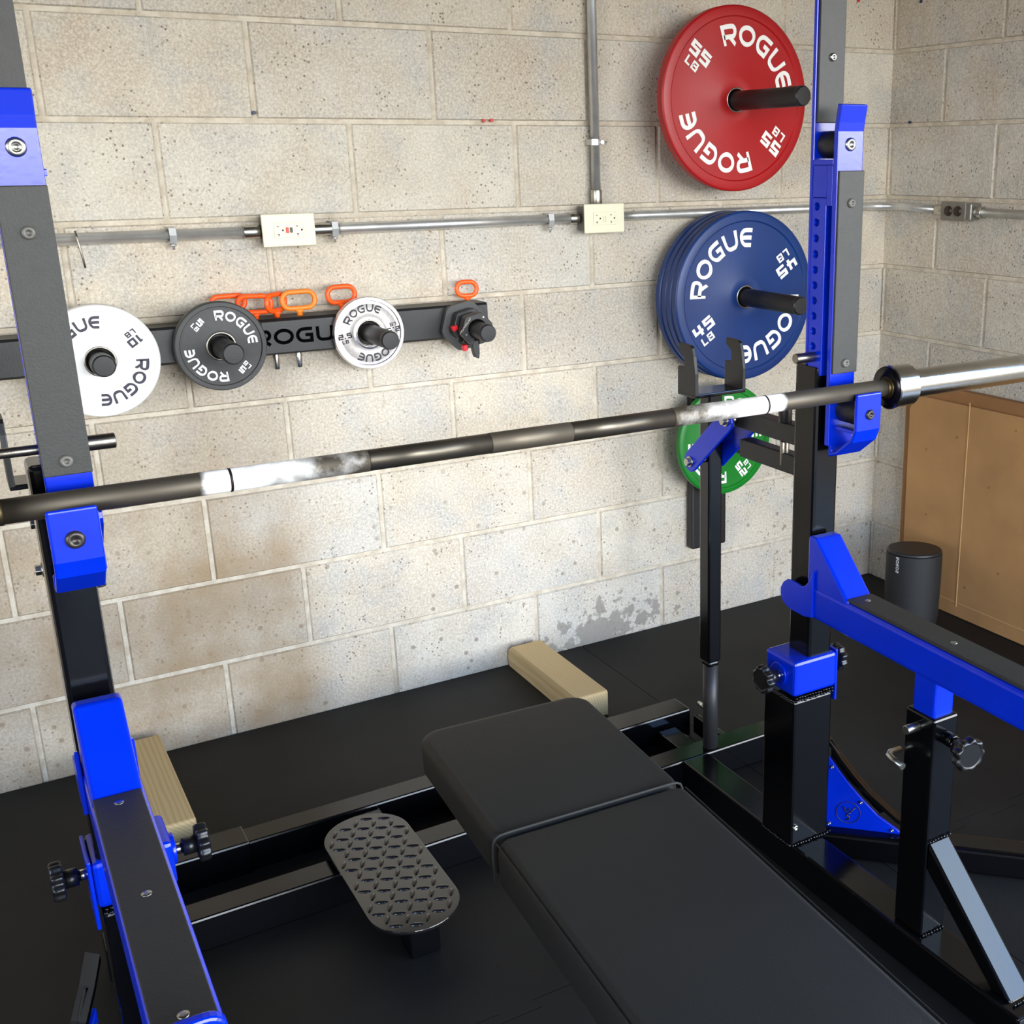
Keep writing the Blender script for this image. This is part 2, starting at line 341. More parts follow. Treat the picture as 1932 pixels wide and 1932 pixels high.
# ------------------------------------------------------------------ lettering (stroke glyphs)
def arcp(cx, cy, rx, ry, a0, a1, n=8):
    return [(cx + rx*math.cos(math.radians(a0 + (a1-a0)*i/n)), cy + ry*math.sin(math.radians(a0 + (a1-a0)*i/n))) for i in range(n+1)]
GL = {   # unit-height glyphs, (width, strokes)
 'R': (1.15, [[(.1, 0), (.1, .9), (.8, .9)] + arcp(.82, .65, .22, .25, 90, -90)[1:] + [(.12, .4)], [(.55, .4), (1.05, .0)]]),
 'O': (1.3, [arcp(.65, .5, .55, .41, 0, 360, 28)]),
 'G': (1.2, [[(1.1, .9), (.55, .9)] + arcp(.52, .5, .42, .4, 90, 270, 12)[1:] + [(1.03, .1), (1.03, .5), (.62, .5)]]),
 'U': (1.15, [[(.1, 1.0), (.1, .4)] + arcp(.42, .4, .32, .3, 180, 270, 5)[1:] + [(.73, .1)] + arcp(.73, .4, .32, .3, 270, 360, 5)[1:] + [(1.05, 1.0)]]),
 'E': (1.05, [[(1.0, .9), (.5, .9)] + arcp(.5, .5, .4, .4, 90, 270, 10)[1:] + [(1.0, .1)], [(.15, .5), (.98, .5)]]),
 'L': (.75, [[(.12, 1), (.12, .1), (.7, .1)]]),
 'B': (.85, [[(.12, 0), (.12, .9), (.7, .9), (.7, .52), (.12, .52)], [(.7, .52), (.74, .48), (.74, .1), (.12, .1)]]),
 'S': (.9, [[(.8, .9), (.1, .9), (.1, .52), (.8, .52), (.8, .1), (.1, .1)]]),
 'N': (.9, [[(.1, 0), (.1, 1), (.8, 0), (.8, 1)]]),
 '5': (.85, [[(.8, .9), (.12, .9), (.12, .55), (.74, .55), (.74, .1), (.08, .1)]]),
 '4': (.9, [[(.14, .95), (.14, .38), (.88, .38)], [(.66, .95), (.66, 0)]]),
 '2': (.85, [[(.1, .9), (.74, .9), (.74, .52), (.12, .52), (.12, .1), (.78, .1)]]),
 '1': (.5, [[(.05, .88), (.3, .9), (.3, 0)]]),
 '0': (.85, [[(.12, .1), (.12, .9), (.74, .9), (.74, .1), (.12, .1)]]),
 '.': (.3, [[(.12, 0), (.12, .2)]]),
 'W': (1.2, [[(.0, 1), (.3, .1), (.6, .8), (.9, .1), (1.2, 1)]]),
}
def ribbons(mb, text, fmap, height, th=.2, track=.18, wscale=1.0):
    x = 0; tot = sum(GL[c][0]*wscale + track for c in text) - track
    for ch in text:
        wd, strokes = GL[ch]
        for si_, st in enumerate(strokes):
            closed = (abs(st[0][0]-st[-1][0]) < 1e-6 and abs(st[0][1]-st[-1][1]) < 1e-6)
            pts = []
            for a, b_ in zip(st, st[1:]):
                m_ = max(1, int(math.hypot(b_[0]-a[0], b_[1]-a[1]) / .16))
                pts += [Vector((a[0] + (b_[0]-a[0])*i/m_, a[1] + (b_[1]-a[1])*i/m_)) for i in range(m_)]
            pts.append(Vector(st[-1]))
            if closed: pts.pop()
            N = len(pts); quads = []
            for i, p in enumerate(pts):
                if closed: d0 = (p - pts[i-1]).normalized(); d1 = (pts[(i+1) % N] - p).normalized()
                else:
                    d0 = (p - pts[i-1]).normalized() if i else None; d1 = (pts[i+1] - p).normalized() if i < N-1 else None
                    d0 = d0 or d1; d1 = d1 or d0
                d = (d0 + d1); d = d.normalized() if d.length > 1e-4 else d0
                nr = Vector((-d.y, d.x)); k = 1 / max(.5, d.dot(d1)); quads.append((p + nr*th/2*k, p - nr*th/2*k))
            V = []
            for A, B in quads:
                V.append(tuple(mb.bm.verts.new(fmap((x + q.x*wscale - tot/2) * height, q.y * height) + Vector((0, -.00012*si_, 0))) for q in (A, B)))
            for i in range(N if closed else N-1):
                j = (i+1) % N
                try: mb.bm.faces.new((V[i][0], V[j][0], V[j][1], V[i][1]))
                except ValueError: pass
        x += wd*wscale + track

def plate_letters(par, lm, c, R, rot, weight, r_in, r_out, wt_r, wt_h, yface, span=95):
    """front face looks toward -Y; angles counter-clockwise seen from the front (x right, z up)"""
    cx, cz = c
    h = r_out - r_in; rm = (r_in + r_out)/2
    tot = sum(GL[ch][0] for ch in 'ROGUE') + .18*4
    ws = (math.radians(span) * rm / h - .18*4) / sum(GL[ch][0] for ch in 'ROGUE')
    for k in (0, 180):
        mid = math.radians(rot + k - span/2)
        mb = MB(); ribbons(mb, 'ROGUE', lambda s_, t_, mid=mid: Vector((cx + (r_in+t_)*math.cos(mid - s_/rm), yface, cz + (r_in+t_)*math.sin(mid - s_/rm))), h, .23, .18, ws); mb.build('name_lettering', lm, par)
        a = math.radians(rot + k + 35)
        er = Vector((math.cos(a), math.sin(a))); right = -er; up = Vector((er.y, -er.x))   # up = clockwise tangent
        P0 = er * wt_r
        def fm(dx, dz):
            def f(s_, t_): q = P0 + right*(s_ + dx) + up*(t_ + dz); return Vector((cx + q.x, yface, cz + q.y))
            return f
        mb = MB(); ribbons(mb, weight, fm(0, 0), wt_h, .25, .18, 1.15)
        ribbons(mb, 'LB', fm(wt_h*-.15 if len(weight) > 1 else 0, -wt_h*.92), wt_h*.68, .22, .16, 1.1); mb.build('weight_marking', lm, par)

def weight_plate(c, yb, yf, R, m, lm, rot, weight, label, letters=True, lip=.88, hub=None, name='weight_plate', group=None):
    cx, cz = c; T = yf - yb     # yb: back y (closer to the wall), yf: front y
    th = yb - yf
    o = thing(name, (cx, yb, cz - R), label, 'weight plate', group)
    ri = .0258
    prof = [(0, ri), (0, R*.97), (.002, R*.992), (.004, R), (th-.004, R), (th-.0015, R*.99), (th, R*.975), (th, R*(lip+.012)), (th-.0035, R*(lip-.004)), (th-.0035, R*.34 if hub is None else hub+.008),
            (th-.001, (R*.34 if hub is None else hub)), (th-.001, ri+.006), (th-.003, ri+.001), (th-.003, ri), (0, ri)]
    mb = MB(); mb.lathe((cx, yb, cz), (0, -1, 0), prof, n=96)
    d = mb.build('disc', m, o)
    es = d.modifiers.new('e', 'EDGE_SPLIT'); es.split_angle = math.radians(38)
    ring = MB().lathe((cx, yb, cz), (0, -1, 0), [(th-.0035, ri+.0001), (th-.0005, ri+.0001), (th-.0005, ri+.0042), (th-.0012, ri+.005)], n=64).build('hub_ring', STEEL, o)
    if letters:
        plate_letters(o, lm, c, R, rot, weight, R*.585, R*.80, R*.685, R*.142, yb - th + .0023)
    return o

RED = mat('red_plate_paint', (164, 14, 20), .42, 0, .06, 12, .08, 200)
NAVY = mat('blue_plate_paint', (8, 48, 108), .42, 0, .1, 10, .08, 200)
GREEN = mat('green_plate_paint', (8, 118, 32), .42, 0, .06, 12, .08, 200)
WPLATE = mat('white_plate_paint', (243, 242, 238), .4)
BPLATE = mat('charcoal_plate', (58, 58, 57), .55, 0, .1, 80, .15, 300)
CPLATE = mat('chrome_plate', (228, 224, 226), .24, 1, .04, 60, .03, 150)

# ------------------------------------------------------------------ wall storage, vertical strip on the right
def bracket(x, z0, z1, label):
    o = thing('plate_storage_bracket', (x, 0, z0), label, 'plate rack')
    MB().box((x - .052, -.0055, z0), (x + .068, -.035, z1)).build('backing_bar', BLKM, o, .006); return o
vs1 = bracket(1.577, 1.330, 1.625, 'black wall bracket and peg carrying the red plate')
vs2 = bracket(1.612, .835, 1.120, 'black wall bracket and peg carrying the stack of blue plates')
vs3 = bracket(1.558, .245, .70, 'black wall bracket hanging lowest, its foot showing under the green plate')
def peg(parent, x, z, y0, y1, r, capr=None):
    p = MB().cyl((x, y0, z), (x, y1, z), r, n=36).build('peg', RUBR, parent, .0015)
    MB().lathe((x, y1 + .001, z), (0, -1, 0), [(0, r*1.0), (.004, r*1.02), (.009, r*.98), (.012, r*.86), (.0125, 0)], n=36).build('end_cap', BLKM, p).modifiers.new('e', 'EDGE_SPLIT').split_angle = math.radians(30)
PEGR = .0235
peg(vs1, 1.577, 1.476, -.035, -.398, PEGR)
peg(vs2, 1.610, .977, -.035, -.368, PEGR)
peg(vs3, 1.577, .577, -.035, -.30, PEGR)
weight_plate((1.577, 1.478), -.108, -.1385, .225, RED, WHITE, 107, '55', 'red 55 lb weight plate with white lettering, topmost on the wall storage', hub=.058)
for i, (y, dx, dz) in enumerate(((-.040, .0006, -.0006), (-.066, .0022, -.0002), (-.092, .0012, -.0009))):
    weight_plate((1.6085 + dx, .976 + dz), y, y - .0255, .225, NAVY, WHITE, 120 + 70*i, '45',
                 ['blue 45 lb plate hidden closest to the wall, rearmost of the blue stack', 'blue 45 lb plate second from the wall in the stack of blue plates', 'blue 45 lb plate third from the wall, just behind the front blue plate'][i],
                 letters=False, hub=.055, group='blue 45 lb plates on one storage peg')
weight_plate((1.610, .978), -.118, -.1435, .225, NAVY, WHITE, 178, '45', 'frontmost blue 45 lb weight plate showing its white lettering, on the middle wall peg', hub=.055, group='blue 45 lb plates on one storage peg')
weight_plate((1.577, .577), -.080, -.100, .1565, GREEN, WHITE, 92, '25', 'green 25 lb weight plate behind the black rack lever, lowest on the wall storage', hub=.05)

# horizontal strip on the left
hs = thing('plate_storage_beam', (.42, 0, .93), 'black horizontal steel storage beam with cut-out lettering, mounted on the block wall', 'plate rack')
MB().strip([(0-.006, .932), (-.074, .932), (-.078, .936), (-.078, 1.003), (-.074, 1.007), (-.006, 1.007)], .004, 'x', -.22, .885).build('beam', BLKM, hs)
MB().box((.352, -.0803, .934), (.512, -.083, 1.004)).build('name_panel', BLKM, hs, .001)
mb = MB(); ribbons(mb, 'ROGUE', lambda s_, t_: Vector((.440 + s_, -.0836, .953 + t_)), .033, .22, .16, 1.0); mb.build('cutout_lettering', mat('cutout_black', (2, 2, 2), .95, spec=.05), hs)
for x in (.384, .434): MB().cyl((x, -.05, .931), (x, -.05, .894), .0068, n=20).build('steel_pin', CHROME, hs, .001)
peg(hs, .0240, .953, -.078, -.152, .0225)
peg(hs, .263, .960, -.078, -.194, .0225)
peg(hs, .586, .963, -.078, -.226, .0205)
peg(hs, .818, .9585, -.078, -.222, .0205)
weight_plate((.0240, .955), -.080, -.112, .1136, WPLATE, DARKL, 178, '10', 'white 10 lb plate with dark lettering, half hidden behind the left rack upright', hub=.040)
weight_plate((.2605, .9635), -.086, -.108, .0945, BPLATE, WHITE, 96, '5', 'small charcoal black 5 lb plate with white lettering on the wall beam', hub=.036)
cp = weight_plate((.584, .9635), -.086, -.104, .0822, CPLATE, mat('chrome_letter', (30, 28, 34), .5), 154, '2.5', 'small chrome 2.5 lb plate with black lettering on the wall beam', hub=.03)

MB().lathe((.584, -.1008, .9635), (0, -1, 0), [(0, .031), (.0002, .031), (.0002, .066), (0, .066)], n=72).build('matte_face', mat('etched_face', (214, 208, 204), .5, .35, .12, 120), cp)
# orange plastic pins standing on the beam
def orange_pin(x, w_, h_, rotz, zc, label, m=ORANGE, y=-.045):
    o = thing('orange_band_pin', (x, y, 1.009), label, 'pin', 'orange plastic loop pins on the wall beam')
    r = .0055; L2 = w_/2 - h_/2; R_ = h_/2 - r
    Mz = Matrix.Translation((x, y, zc)) @ Matrix.Rotation(rotz, 4, 'Z')
    pts = [Mz @ Vector((L2 + R_*math.cos(a), 0, R_*math.sin(a))) for a in [-PI/2 + PI*i/12 for i in range(13)]] + \
          [Mz @ Vector((-L2 - R_*math.cos(a), 0, -R_*math.sin(a))) for a in [-PI/2 + PI*i/12 for i in range(13)]]
    MB().tube(pts, r, 12, True).build('loop', m, o)
    zb_ = zc - R_ - r
    MB().lathe((x, y, zb_ + .004), (0, 0, -1), [(0, .006), (.003, .009), (.006, .0085), (.008, .006), (max(.010, zb_ + .004 - 1.0085), .0065), (max(.0105, zb_ + .004 - 1.0085), 0)], n=20).build('stem', m, o)
OR2 = mat('faded_orange_plastic', (242, 132, 40), .42)
orange_pin(.300, .084, .040, .15, 1.045, 'orange plastic loop pin, leftmost, mostly behind the charcoal plate', y=-.03)
orange_pin(.349, .080, .046, -.25, 1.041, 'orange plastic loop pin just right of the charcoal plate', y=-.055)
orange_pin(.396, .075, .046, .7, 1.041, 'orange plastic loop pin linked between two others above the lettering', y=-.05)
orange_pin(.446, .086, .047, .1, 1.043, 'paler faded orange plastic loop pin above the beam lettering', OR2, y=-.05)
orange_pin(.544, .076, .046, .1, 1.048, 'orange plastic loop pin partly behind the chrome plate', y=-.045)
orange_pin(.851, .060, .044, -.15, 1.040, 'orange plastic loop pin behind the hexagonal collar stack', y=-.04)

# hexagonal fractional plate and locking collars on the rightmost peg
def hexpoly(cx, cz, r, rot): return [(cx + r*math.cos(rot + PI/3*i), cz + r*math.sin(rot + PI/3*i)) for i in range(6)]
def holed_hex(mb, cx, cz, r, rot, y0, y1, ri, gap=None):
    n = 36
    def outer(a):
        a2 = (a - rot) % (PI/3) - PI/6; return r*math.cos(PI/6)/math.cos(a2)
    ang = [2*PI*i/n for i in range(n)] if gap is None else [gap[0] + (gap[1]-gap[0])*i/n for i in range(n+1)]
    V = []
    for a in ang:
        c, s_ = math.cos(a), math.sin(a); ro = min(outer(a), r*.955)
        V.append([mb.bm.verts.new((cx + q*c, y, cz + q*s_)) for q, y in ((ri, y0), (ro, y0), (ro, y1), (ri, y1))])
    m_ = len(V)
    for i in range(m_ if gap is None else m_-1):
        A, B = V[i], V[(i+1) % m_]
        for k in range(4): mb.bm.faces.new((A[k], A[(k+1) % 4], B[(k+1) % 4], B[k]))
    if gap is not None:
        mb.bm.faces.new(V[0]); mb.bm.faces.new(V[-1][::-1])
hx, hz = .818, .961
FR = mat('black_moulded_plastic', (30, 30, 31), .45, 0, .1, 80)
for i, (y0, r, rt, lb) in enumerate(((-.083, .0620, .25, 'rear black hexagonal fractional plate on the rightmost beam peg'), (-.092, .0630, .22, 'front black hexagonal fractional plate behind the red-tabbed collars'))):
    mb = MB(); holed_hex(mb, hx, hz, r, rt, y0, y0 - .008, .0245); o = mb.build('hexagonal_plate', BPLATE, None, .0008)
    tag(o, lb, 'weight plate', 'hexagonal fractional plates on the beam')
def collar(y0, lever_ang, name_lb, side, rr0):
    o = thing('locking_collar', (hx, y0, hz - .04), name_lb, 'barbell collar', 'barbell collars on the rightmost beam peg')
    mb = MB(); holed_hex(mb, hx + side, hz, rr0, .22, y0, y0 - .026, .0225, (math.radians(lever_ang + 12), math.radians(lever_ang + 348))); mb.build('ring_body', FR, o, .0015)
    for a in (60, 200, 300):
        MB().cyl((hx + side + .031*math.cos(math.radians(a)), y0 - .026, hz + .031*math.sin(math.radians(a))), (hx + side + .031*math.cos(math.radians(a)), y0 - .0272, hz + .031*math.sin(math.radians(a))), .002, n=12).build('rivet', ZINC, o)
    return o
c1 = collar(-.104, 225, 'black locking barbell collar with red tab, against the hexagonal plates', 0, .046)
MB().prism([(hx-.047, hz+.004), (hx-.034, hz+.008), (hx-.030, hz-.002), (hx-.042, hz-.008)], 'y', -.116, -.132).build('release_tab', mat('red_tab', (206, 22, 34), .4), c1, .002)
c2 = collar(-.146, 262, 'outermost black locking barbell collar with its lever hanging down', 0, .041)
MB().prism([(hx-.036, hz-.036), (hx-.026, hz-.034), (hx-.024, hz-.047), (hx-.034, hz-.050)], 'y', -.150, -.168).build('release_tab', MATS['red_tab'], c2, .002)
MB().prism([(hx-.016, hz-.026), (hx+.004, hz-.026), (hx+.004, hz-.058), (hx+.002, hz-.070), (hx-.008, hz-.066), (hx-.012, hz-.050)], 'y', -.152, -.168).build('lever', FR, c2, .002)
mb = MB(); ribbons(mb, 'ROGUE', lambda s_, t_: Vector((hx - .030 + s_*.75, -.146 - .026 - .0003, hz + .0075 + s_*.9 + t_)), .0055, .2, .16, 1.0)
mb.build('lettering', mat('grey_letter', (170, 165, 150), .5), c2)

# ------------------------------------------------------------------ conduit and outlets
CZ = 1.192
def strap(parent, x, z, vertical=False, wall='back'):
    mb = MB()
    if vertical: mb.strip([(x-.016, -.004), (x-.014, -.030), (x, -.034), (x+.014, -.030), (x+.016, -.004)], .003, 'z', z-.007, z+.007); mb.cyl((x+.014, -.024, z), (x+.030, -.024, z), .0035, n=12); mb.cyl((x+.012, -.03, z), (x+.012, -.037, z), .006, n=6)
    else: mb.strip([(z-.016, -.004), (z-.014, -.030), (z, -.034), (z+.014, -.030), (z+.016, -.004)], .003, 'z', x-.007, x+.007)
    if not vertical:
        # rotate the bent band: built in (z,y) -> needs world swap
        for v in mb.bm.verts: v.co = Vector((v.co.z, v.co.y, v.co.x))
        mb.cyl((x, -.022, z-.012), (x, -.022, z-.030), .003, n=12); mb.cyl((x, -.022, z-.018), (x, -.022, z-.023), .007, n=6)
    mb.build('strap', GALV, parent)
cL = thing('electrical_conduit', (.09, 0, CZ - .012), 'galvanised conduit running left from the outlet with the red button', 'conduit')
MB().cyl((-3.1, -.020, CZ), (.365, -.020, CZ), .0118, n=28).build('pipe', GALV, cL)
MB().cyl((.350, -.020, CZ), (.384, -.020, CZ), .0145, n=28).build('connector', ZINC, cL, .001)
strap(cL, .205, CZ)
cM = thing('electrical_conduit', (.83, 0, CZ - .012), 'galvanised conduit between the two ivory outlets', 'conduit')
MB().cyl((.525, -.020, CZ), (1.155, -.020, CZ + .002), .0118, n=28).build('pipe', GALV, cM)
MB().cyl((.496, -.020, CZ), (.545, -.020, CZ), .0135, n=28).build('connector', ZINC, cM, .001)
MB().cyl((1.145, -.020, CZ + .002), (1.170, -.020, CZ + .002), .0145, n=28).build('connector', ZINC, cM, .001)
strap(cM, .548, CZ); strap(cM, 1.09, CZ)
cR = thing('electrical_conduit', (1.7, 0, CZ - .012), 'galvanised conduit passing behind the blue plates and round the corner to the metal outlet', 'conduit')
pts = [(1.29, -.020, CZ + .003), (2.14, -.020, CZ + .003)] + [(2.14 + .07*math.sin(a), -.020 - .07*(1 - math.cos(a)), CZ + .003) for a in [PI/2*i/8 for i in range(1, 9)]] + [(2.21, -.262, CZ - .002)]
MB().tube(pts, .0112, 24).build('pipe', GALV, cR)
MB().cyl((2.208, -.235, CZ - .002), (2.208, -.272, CZ - .002), .0145, n=24).build('connector', ZINC, cR, .001)
cS = thing('electrical_conduit', (2.21, -.8, CZ - .012), 'galvanised conduit on the right wall leading away from the metal outlet', 'conduit')
MB().cyl((2.212, -.392, CZ - .004), (2.212, -2.0, CZ - .012), .0118, n=24).build('pipe', GALV, cS)
MB().cyl((2.212, -.383, CZ - .004), (2.212, -.405, CZ - .004), .0150, n=24).build('connector', ZINC, cS, .001)
cV = thing('electrical_conduit', (1.2255, 0, 1.24), 'vertical galvanised conduit rising from the right ivory outlet', 'conduit')
MB().cyl((1.2255, -.020, 1.235), (1.2255, -.020, 2.63), .0118, n=28).build('pipe', GALV, cV)
MB().cyl((1.2255, -.020, 1.226), (1.2255, -.020, 1.262), .0145, n=28).build('connector', ZINC, cV, .001)
strap(cV, 1.2255, 1.377, True)

def outlet(x0, x1, z0, z1, label, red):
    o = thing('wall_outlet', ((x0+x1)/2, 0, z0), label, 'electrical outlet')
    cx, cz = (x0+x1)/2, (z0+z1)/2
    MB().box((x0+.006, -.0055, z0+.006), (x1-.006, -.049, z1-.006)).build('box', mat('grey_box', (120, 118, 112), .5, .6), o, .002)
    MB().box((x0, -.049, z0), (x1, -.055, z1)).build('cover_plate', IVORY, o, .0025, 3)
    f = MB().box((cx-.033, -.0545, cz-.0165), (cx+.033, -.0568, cz+.0165)).build('receptacle_face', IVORY, o, .001); sub_root(f)
    mb = MB()
    for s_ in (-1, 1):
        bx = cx + s_*.0205
        mb.box((bx-.006, -.0566, cz+.0075), (bx-.001, -.0572, cz+.009)); mb.box((bx-.0055, -.0566, cz-.009), (bx-.0005, -.0572, cz-.0075))
        mb.box((bx-.0037, -.0566, cz-.0125), (bx-.0022, -.0572, cz-.009))
        mb.cyl((bx+.0065, -.0566, cz), (bx+.0065, -.0572, cz), .0022, n=12)
    mb.build('slots', SLOTB, f)
    if red:
        MB().box((cx-.0075, -.0566, cz-.006), (cx-.0015, -.0590, cz+.006)).build('reset_button', mat('red_button', (228, 60, 34), .4), f, .0005)
        MB().box((cx+.0015, -.0566, cz-.0055), (cx+.0065, -.0590, cz+.0055)).build('test_button', mat('dark_button', (44, 44, 42), .4), f, .0005)
    else:
        MB().box((cx-.006, -.0566, cz-.009), (cx-.001, -.0586, cz+.006)).build('test_button', IVORY, f, .0005)
        MB().box((cx+.001, -.0566, cz-.009), (cx+.006, -.0586, cz+.006)).build('reset_button', IVORY, f, .0005)
    for s_ in (-1, 1): MB().cyl((cx+s_*.050, -.0545, cz), (cx+s_*.050, -.0556, cz), .0022, n=12).build('screw', IVORY, o)
    return o
outlet(.3825, .497, 1.160, 1.2295, 'ivory outlet with a red and a black button on the block wall', True)
outlet(1.171, 1.2865, 1.157, 1.229, 'ivory outlet below the vertical conduit, without coloured buttons', False)
mo = thing('wall_outlet', (2.2, -.33, 1.165), 'small bare metal outlet box with two dark sockets on the right wall', 'electrical outlet')
MB().box((2.188, -.276, 1.167), (2.2266, -.382, 1.212)).build('metal_box', mat('zinc_box', (150, 148, 142), .4, .9, .1, 40), mo, .003)
MB().box((2.184, -.274, 1.164), (2.188, -.366, 1.215)).build('cover_plate', mat('dull_plate', (142, 138, 128), .5, .7, .1, 40), mo, .001)
for y in (-.303, -.338): MB().lathe((2.184, y, 1.190), (-1, 0, 0), [(0, .014), (.003, .0135), (.0032, 0)], n=24).build('socket', mat('brown_socket', (44, 26, 20), .4), mo)
# small things stuck in the wall
def anchor(x, z, m, label, right=False):
    a, b_ = ((XC + .001, x, z), (XC - .004, x, z)) if right else ((x, .001, z), (x, -.004, z))
    o = MB().cyl(a, b_, .0042, n=16).build('wall_anchor', m); tag(o, label, 'wall anchor', 'plastic wall anchors in the blocks')
RA = mat('red_anchor', (196, 44, 40), .5); DA = mat('navy_anchor', (40, 48, 80), .5)
anchor(.936, 1.4265, RA, 'left of two red plastic anchors close together in the block wall')
anchor(.955, 1.4275, RA, 'right of two red plastic anchors close together in the block wall')
anchor(2.09, 1.755, RA, 'red plastic anchor high on the wall near the corner, beside the rack top')
anchor(2.05, 1.417, RA, 'red plastic anchor beside the upper right blue hook')
anchor(.4045, 1.4385, DA, 'small dark blue plastic anchor in a mortar joint above the left outlet')
anchor(-.105, 1.75, DA, 'dark anchor at the top edge of the right wall', True)
anchor(-.085, 1.43, DA, 'dark anchor on the right wall above the metal outlet', True)

# hook hanging over the left conduit
hk = MB().tube([(.022, -.034, 1.208), (.023, -.040, 1.196), (.026, -.041, 1.17), (.029, -.040, 1.145), (.030, -.036, 1.136)], .0022, 8).build('wire_hook', STEEL)
tag(hk, 'small thin wire hook hanging from the conduit beside the left upright', 'hook')

# ------------------------------------------------------------------ lumber, board, speaker
WOOD = bpy.data.materials.new('pine'); WOOD.use_nodes = True; t = WOOD.node_tree; b = t.nodes['Principled BSDF']
co = t.nodes.new('ShaderNodeTexCoord'); mp = t.nodes.new('ShaderNodeMapping'); mp.inputs['Scale'].default_value = (1, .08, 1)
mp.inputs['Location'].default_value = (.3, 0, .25)
wv = t.nodes.new('ShaderNodeTexWave'); wv.wave_type = 'RINGS'; wv.rings_direction = 'Y'; wv.inputs['Scale'].default_value = 46; wv.inputs['Distortion'].default_value = 4; wv.inputs['Detail'].default_value = 2
rr = t.nodes.new('ShaderNodeValToRGB'); rr.color_ramp.elements[0].color = lin((212, 184, 134)); rr.color_ramp.elements[1].color = lin((198, 168, 116)); rr.color_ramp.elements[0].position = .3
t.links.new(co.outputs['Object'], mp.inputs[0]); t.links.new(mp.outputs[0], wv.inputs[0]); t.links.new(wv.outputs[0], rr.inputs[0]); t.links.new(rr.outputs[0], b.inputs['Base Color'])
b.inputs['Roughness'].default_value = .7
def lumber(x0, x1, y0, y1, label, h=.066):
    # side outline with softened far end
    poly = [(y1, ZB), (y1, ZB + h - .004), (y1 + .004, ZB + h), (y0 - .03, ZB + h), (y0 - .005, ZB + h - .018), (y0, ZB + h*.45), (y0 - .004, ZB)]
    o = MB().prism(poly, 'x', x0, x1).build('lumber_block', WOOD, None, .003); tag(o, label, 'wood block', 'timber blocks between wall and rack')
lumber(.921, 1.008, -.008, -.41, 'thick pale timber block on the mat against the wall, beyond the head of the bench')
lumber(-.053, .034, -.012, -.46, 'thick pale timber block on the mat beside the left rack upright')

CB = mat('brown_cardboard', (176, 132, 84), .8, 0, .12, 7, .2, 90)
bd = thing('brown_board', (2.19, -.6, ZB), 'large flat brown cardboard sheet box leaning against the right wall', 'board')
MB().prism([(-.196, ZB+.001), (-.190, .612), (-.208, .640), (-.222, .655), (-1.55, .672), (-1.55, ZB+.001)], 'x', 2.188, 2.199).build('front_sheet', CB, bd, .002)
MB().prism([(-.166, ZB+.001), (-.160, .625), (-.205, .668), (-.30, .692), (-1.55, .700), (-1.55, ZB+.001)], 'x', 2.2005, 2.224).build('back_sheet', mat('brown_cardboard_dark', (150, 106, 64), .85, 0, .12, 7), bd, .002)
MB().box((2.1862, -.4275, .05), (2.188, -.4305, .668)).build('crease', mat('crease_light', (200, 160, 110), .8), bd)

mb = MB(); mb.box((2.1868, -.22, .062), (2.188, -1.54, .0645)); mb.build('lower_crease', MATS['crease_light'], bd)
for y_, z_ in ((-.27, .50), (-.285, .30), (-.39, .56), (-.52, .44), (-.60, .62), (-.58, .20), (-.66, .36), (-.46, .12)):
    MB().cyl((2.1882, y_, z_), (2.1868, y_, z_), .0035, n=10).build('dent', MATS['brown_cardboard_dark'], bd)
sp = thing('smart_speaker', (2.045, -.388, ZB), 'dark grey oval portable speaker standing on the mat near the corner', 'speaker')
Ms = Matrix.Translation((2.045, -.388, ZB)) @ Matrix.Rotation(math.radians(-45), 4, 'Z')
def oval(mb, prof, n=64):
    rings = []
    for h, k in prof:
        rings.append([mb.bm.verts.new(Ms @ Vector((k*.080*math.cos(a), k*.066*math.sin(a), h))) for a in [2*PI*i/n for i in range(n)]])
    for A, B in zip(rings, rings[1:]):
        for i in range(n): f = mb.bm.faces.new((A[i], A[(i+1) % n], B[(i+1) % n], B[i])); f.smooth = True
    mb.bm.faces.new(rings[0][::-1]); mb.bm.faces.new(rings[-1])
mb = MB(); oval(mb, [(0, .88), (.004, .93), (.03, .97), (.12, 1.0), (.219, 1.0), (.222, .997)]); mb.build('body', mat('speaker_grille', (27, 27, 28), .6, 0, .15, 400, .4, 900), sp)
mb = MB(); oval(mb, [(.222, .99), (.227, .985), (.231, .96), (.2325, .92)]); mb.build('top_cap', mat('speaker_cap', (32, 31, 31), .42), sp)
# vertical wordmark on the camera side
mb = MB()
def spk(s_, t_):
    a = math.radians(-128) + t_/.07
    return Ms @ Vector((.0806*math.cos(a), .0668*math.sin(a), .196 - .0 + s_))
ribbons(mb, 'SONOS', spk, .0082, .26, .25, .9); mb.build('lettering', mat('speaker_letter', (200, 200, 198), .5), sp)

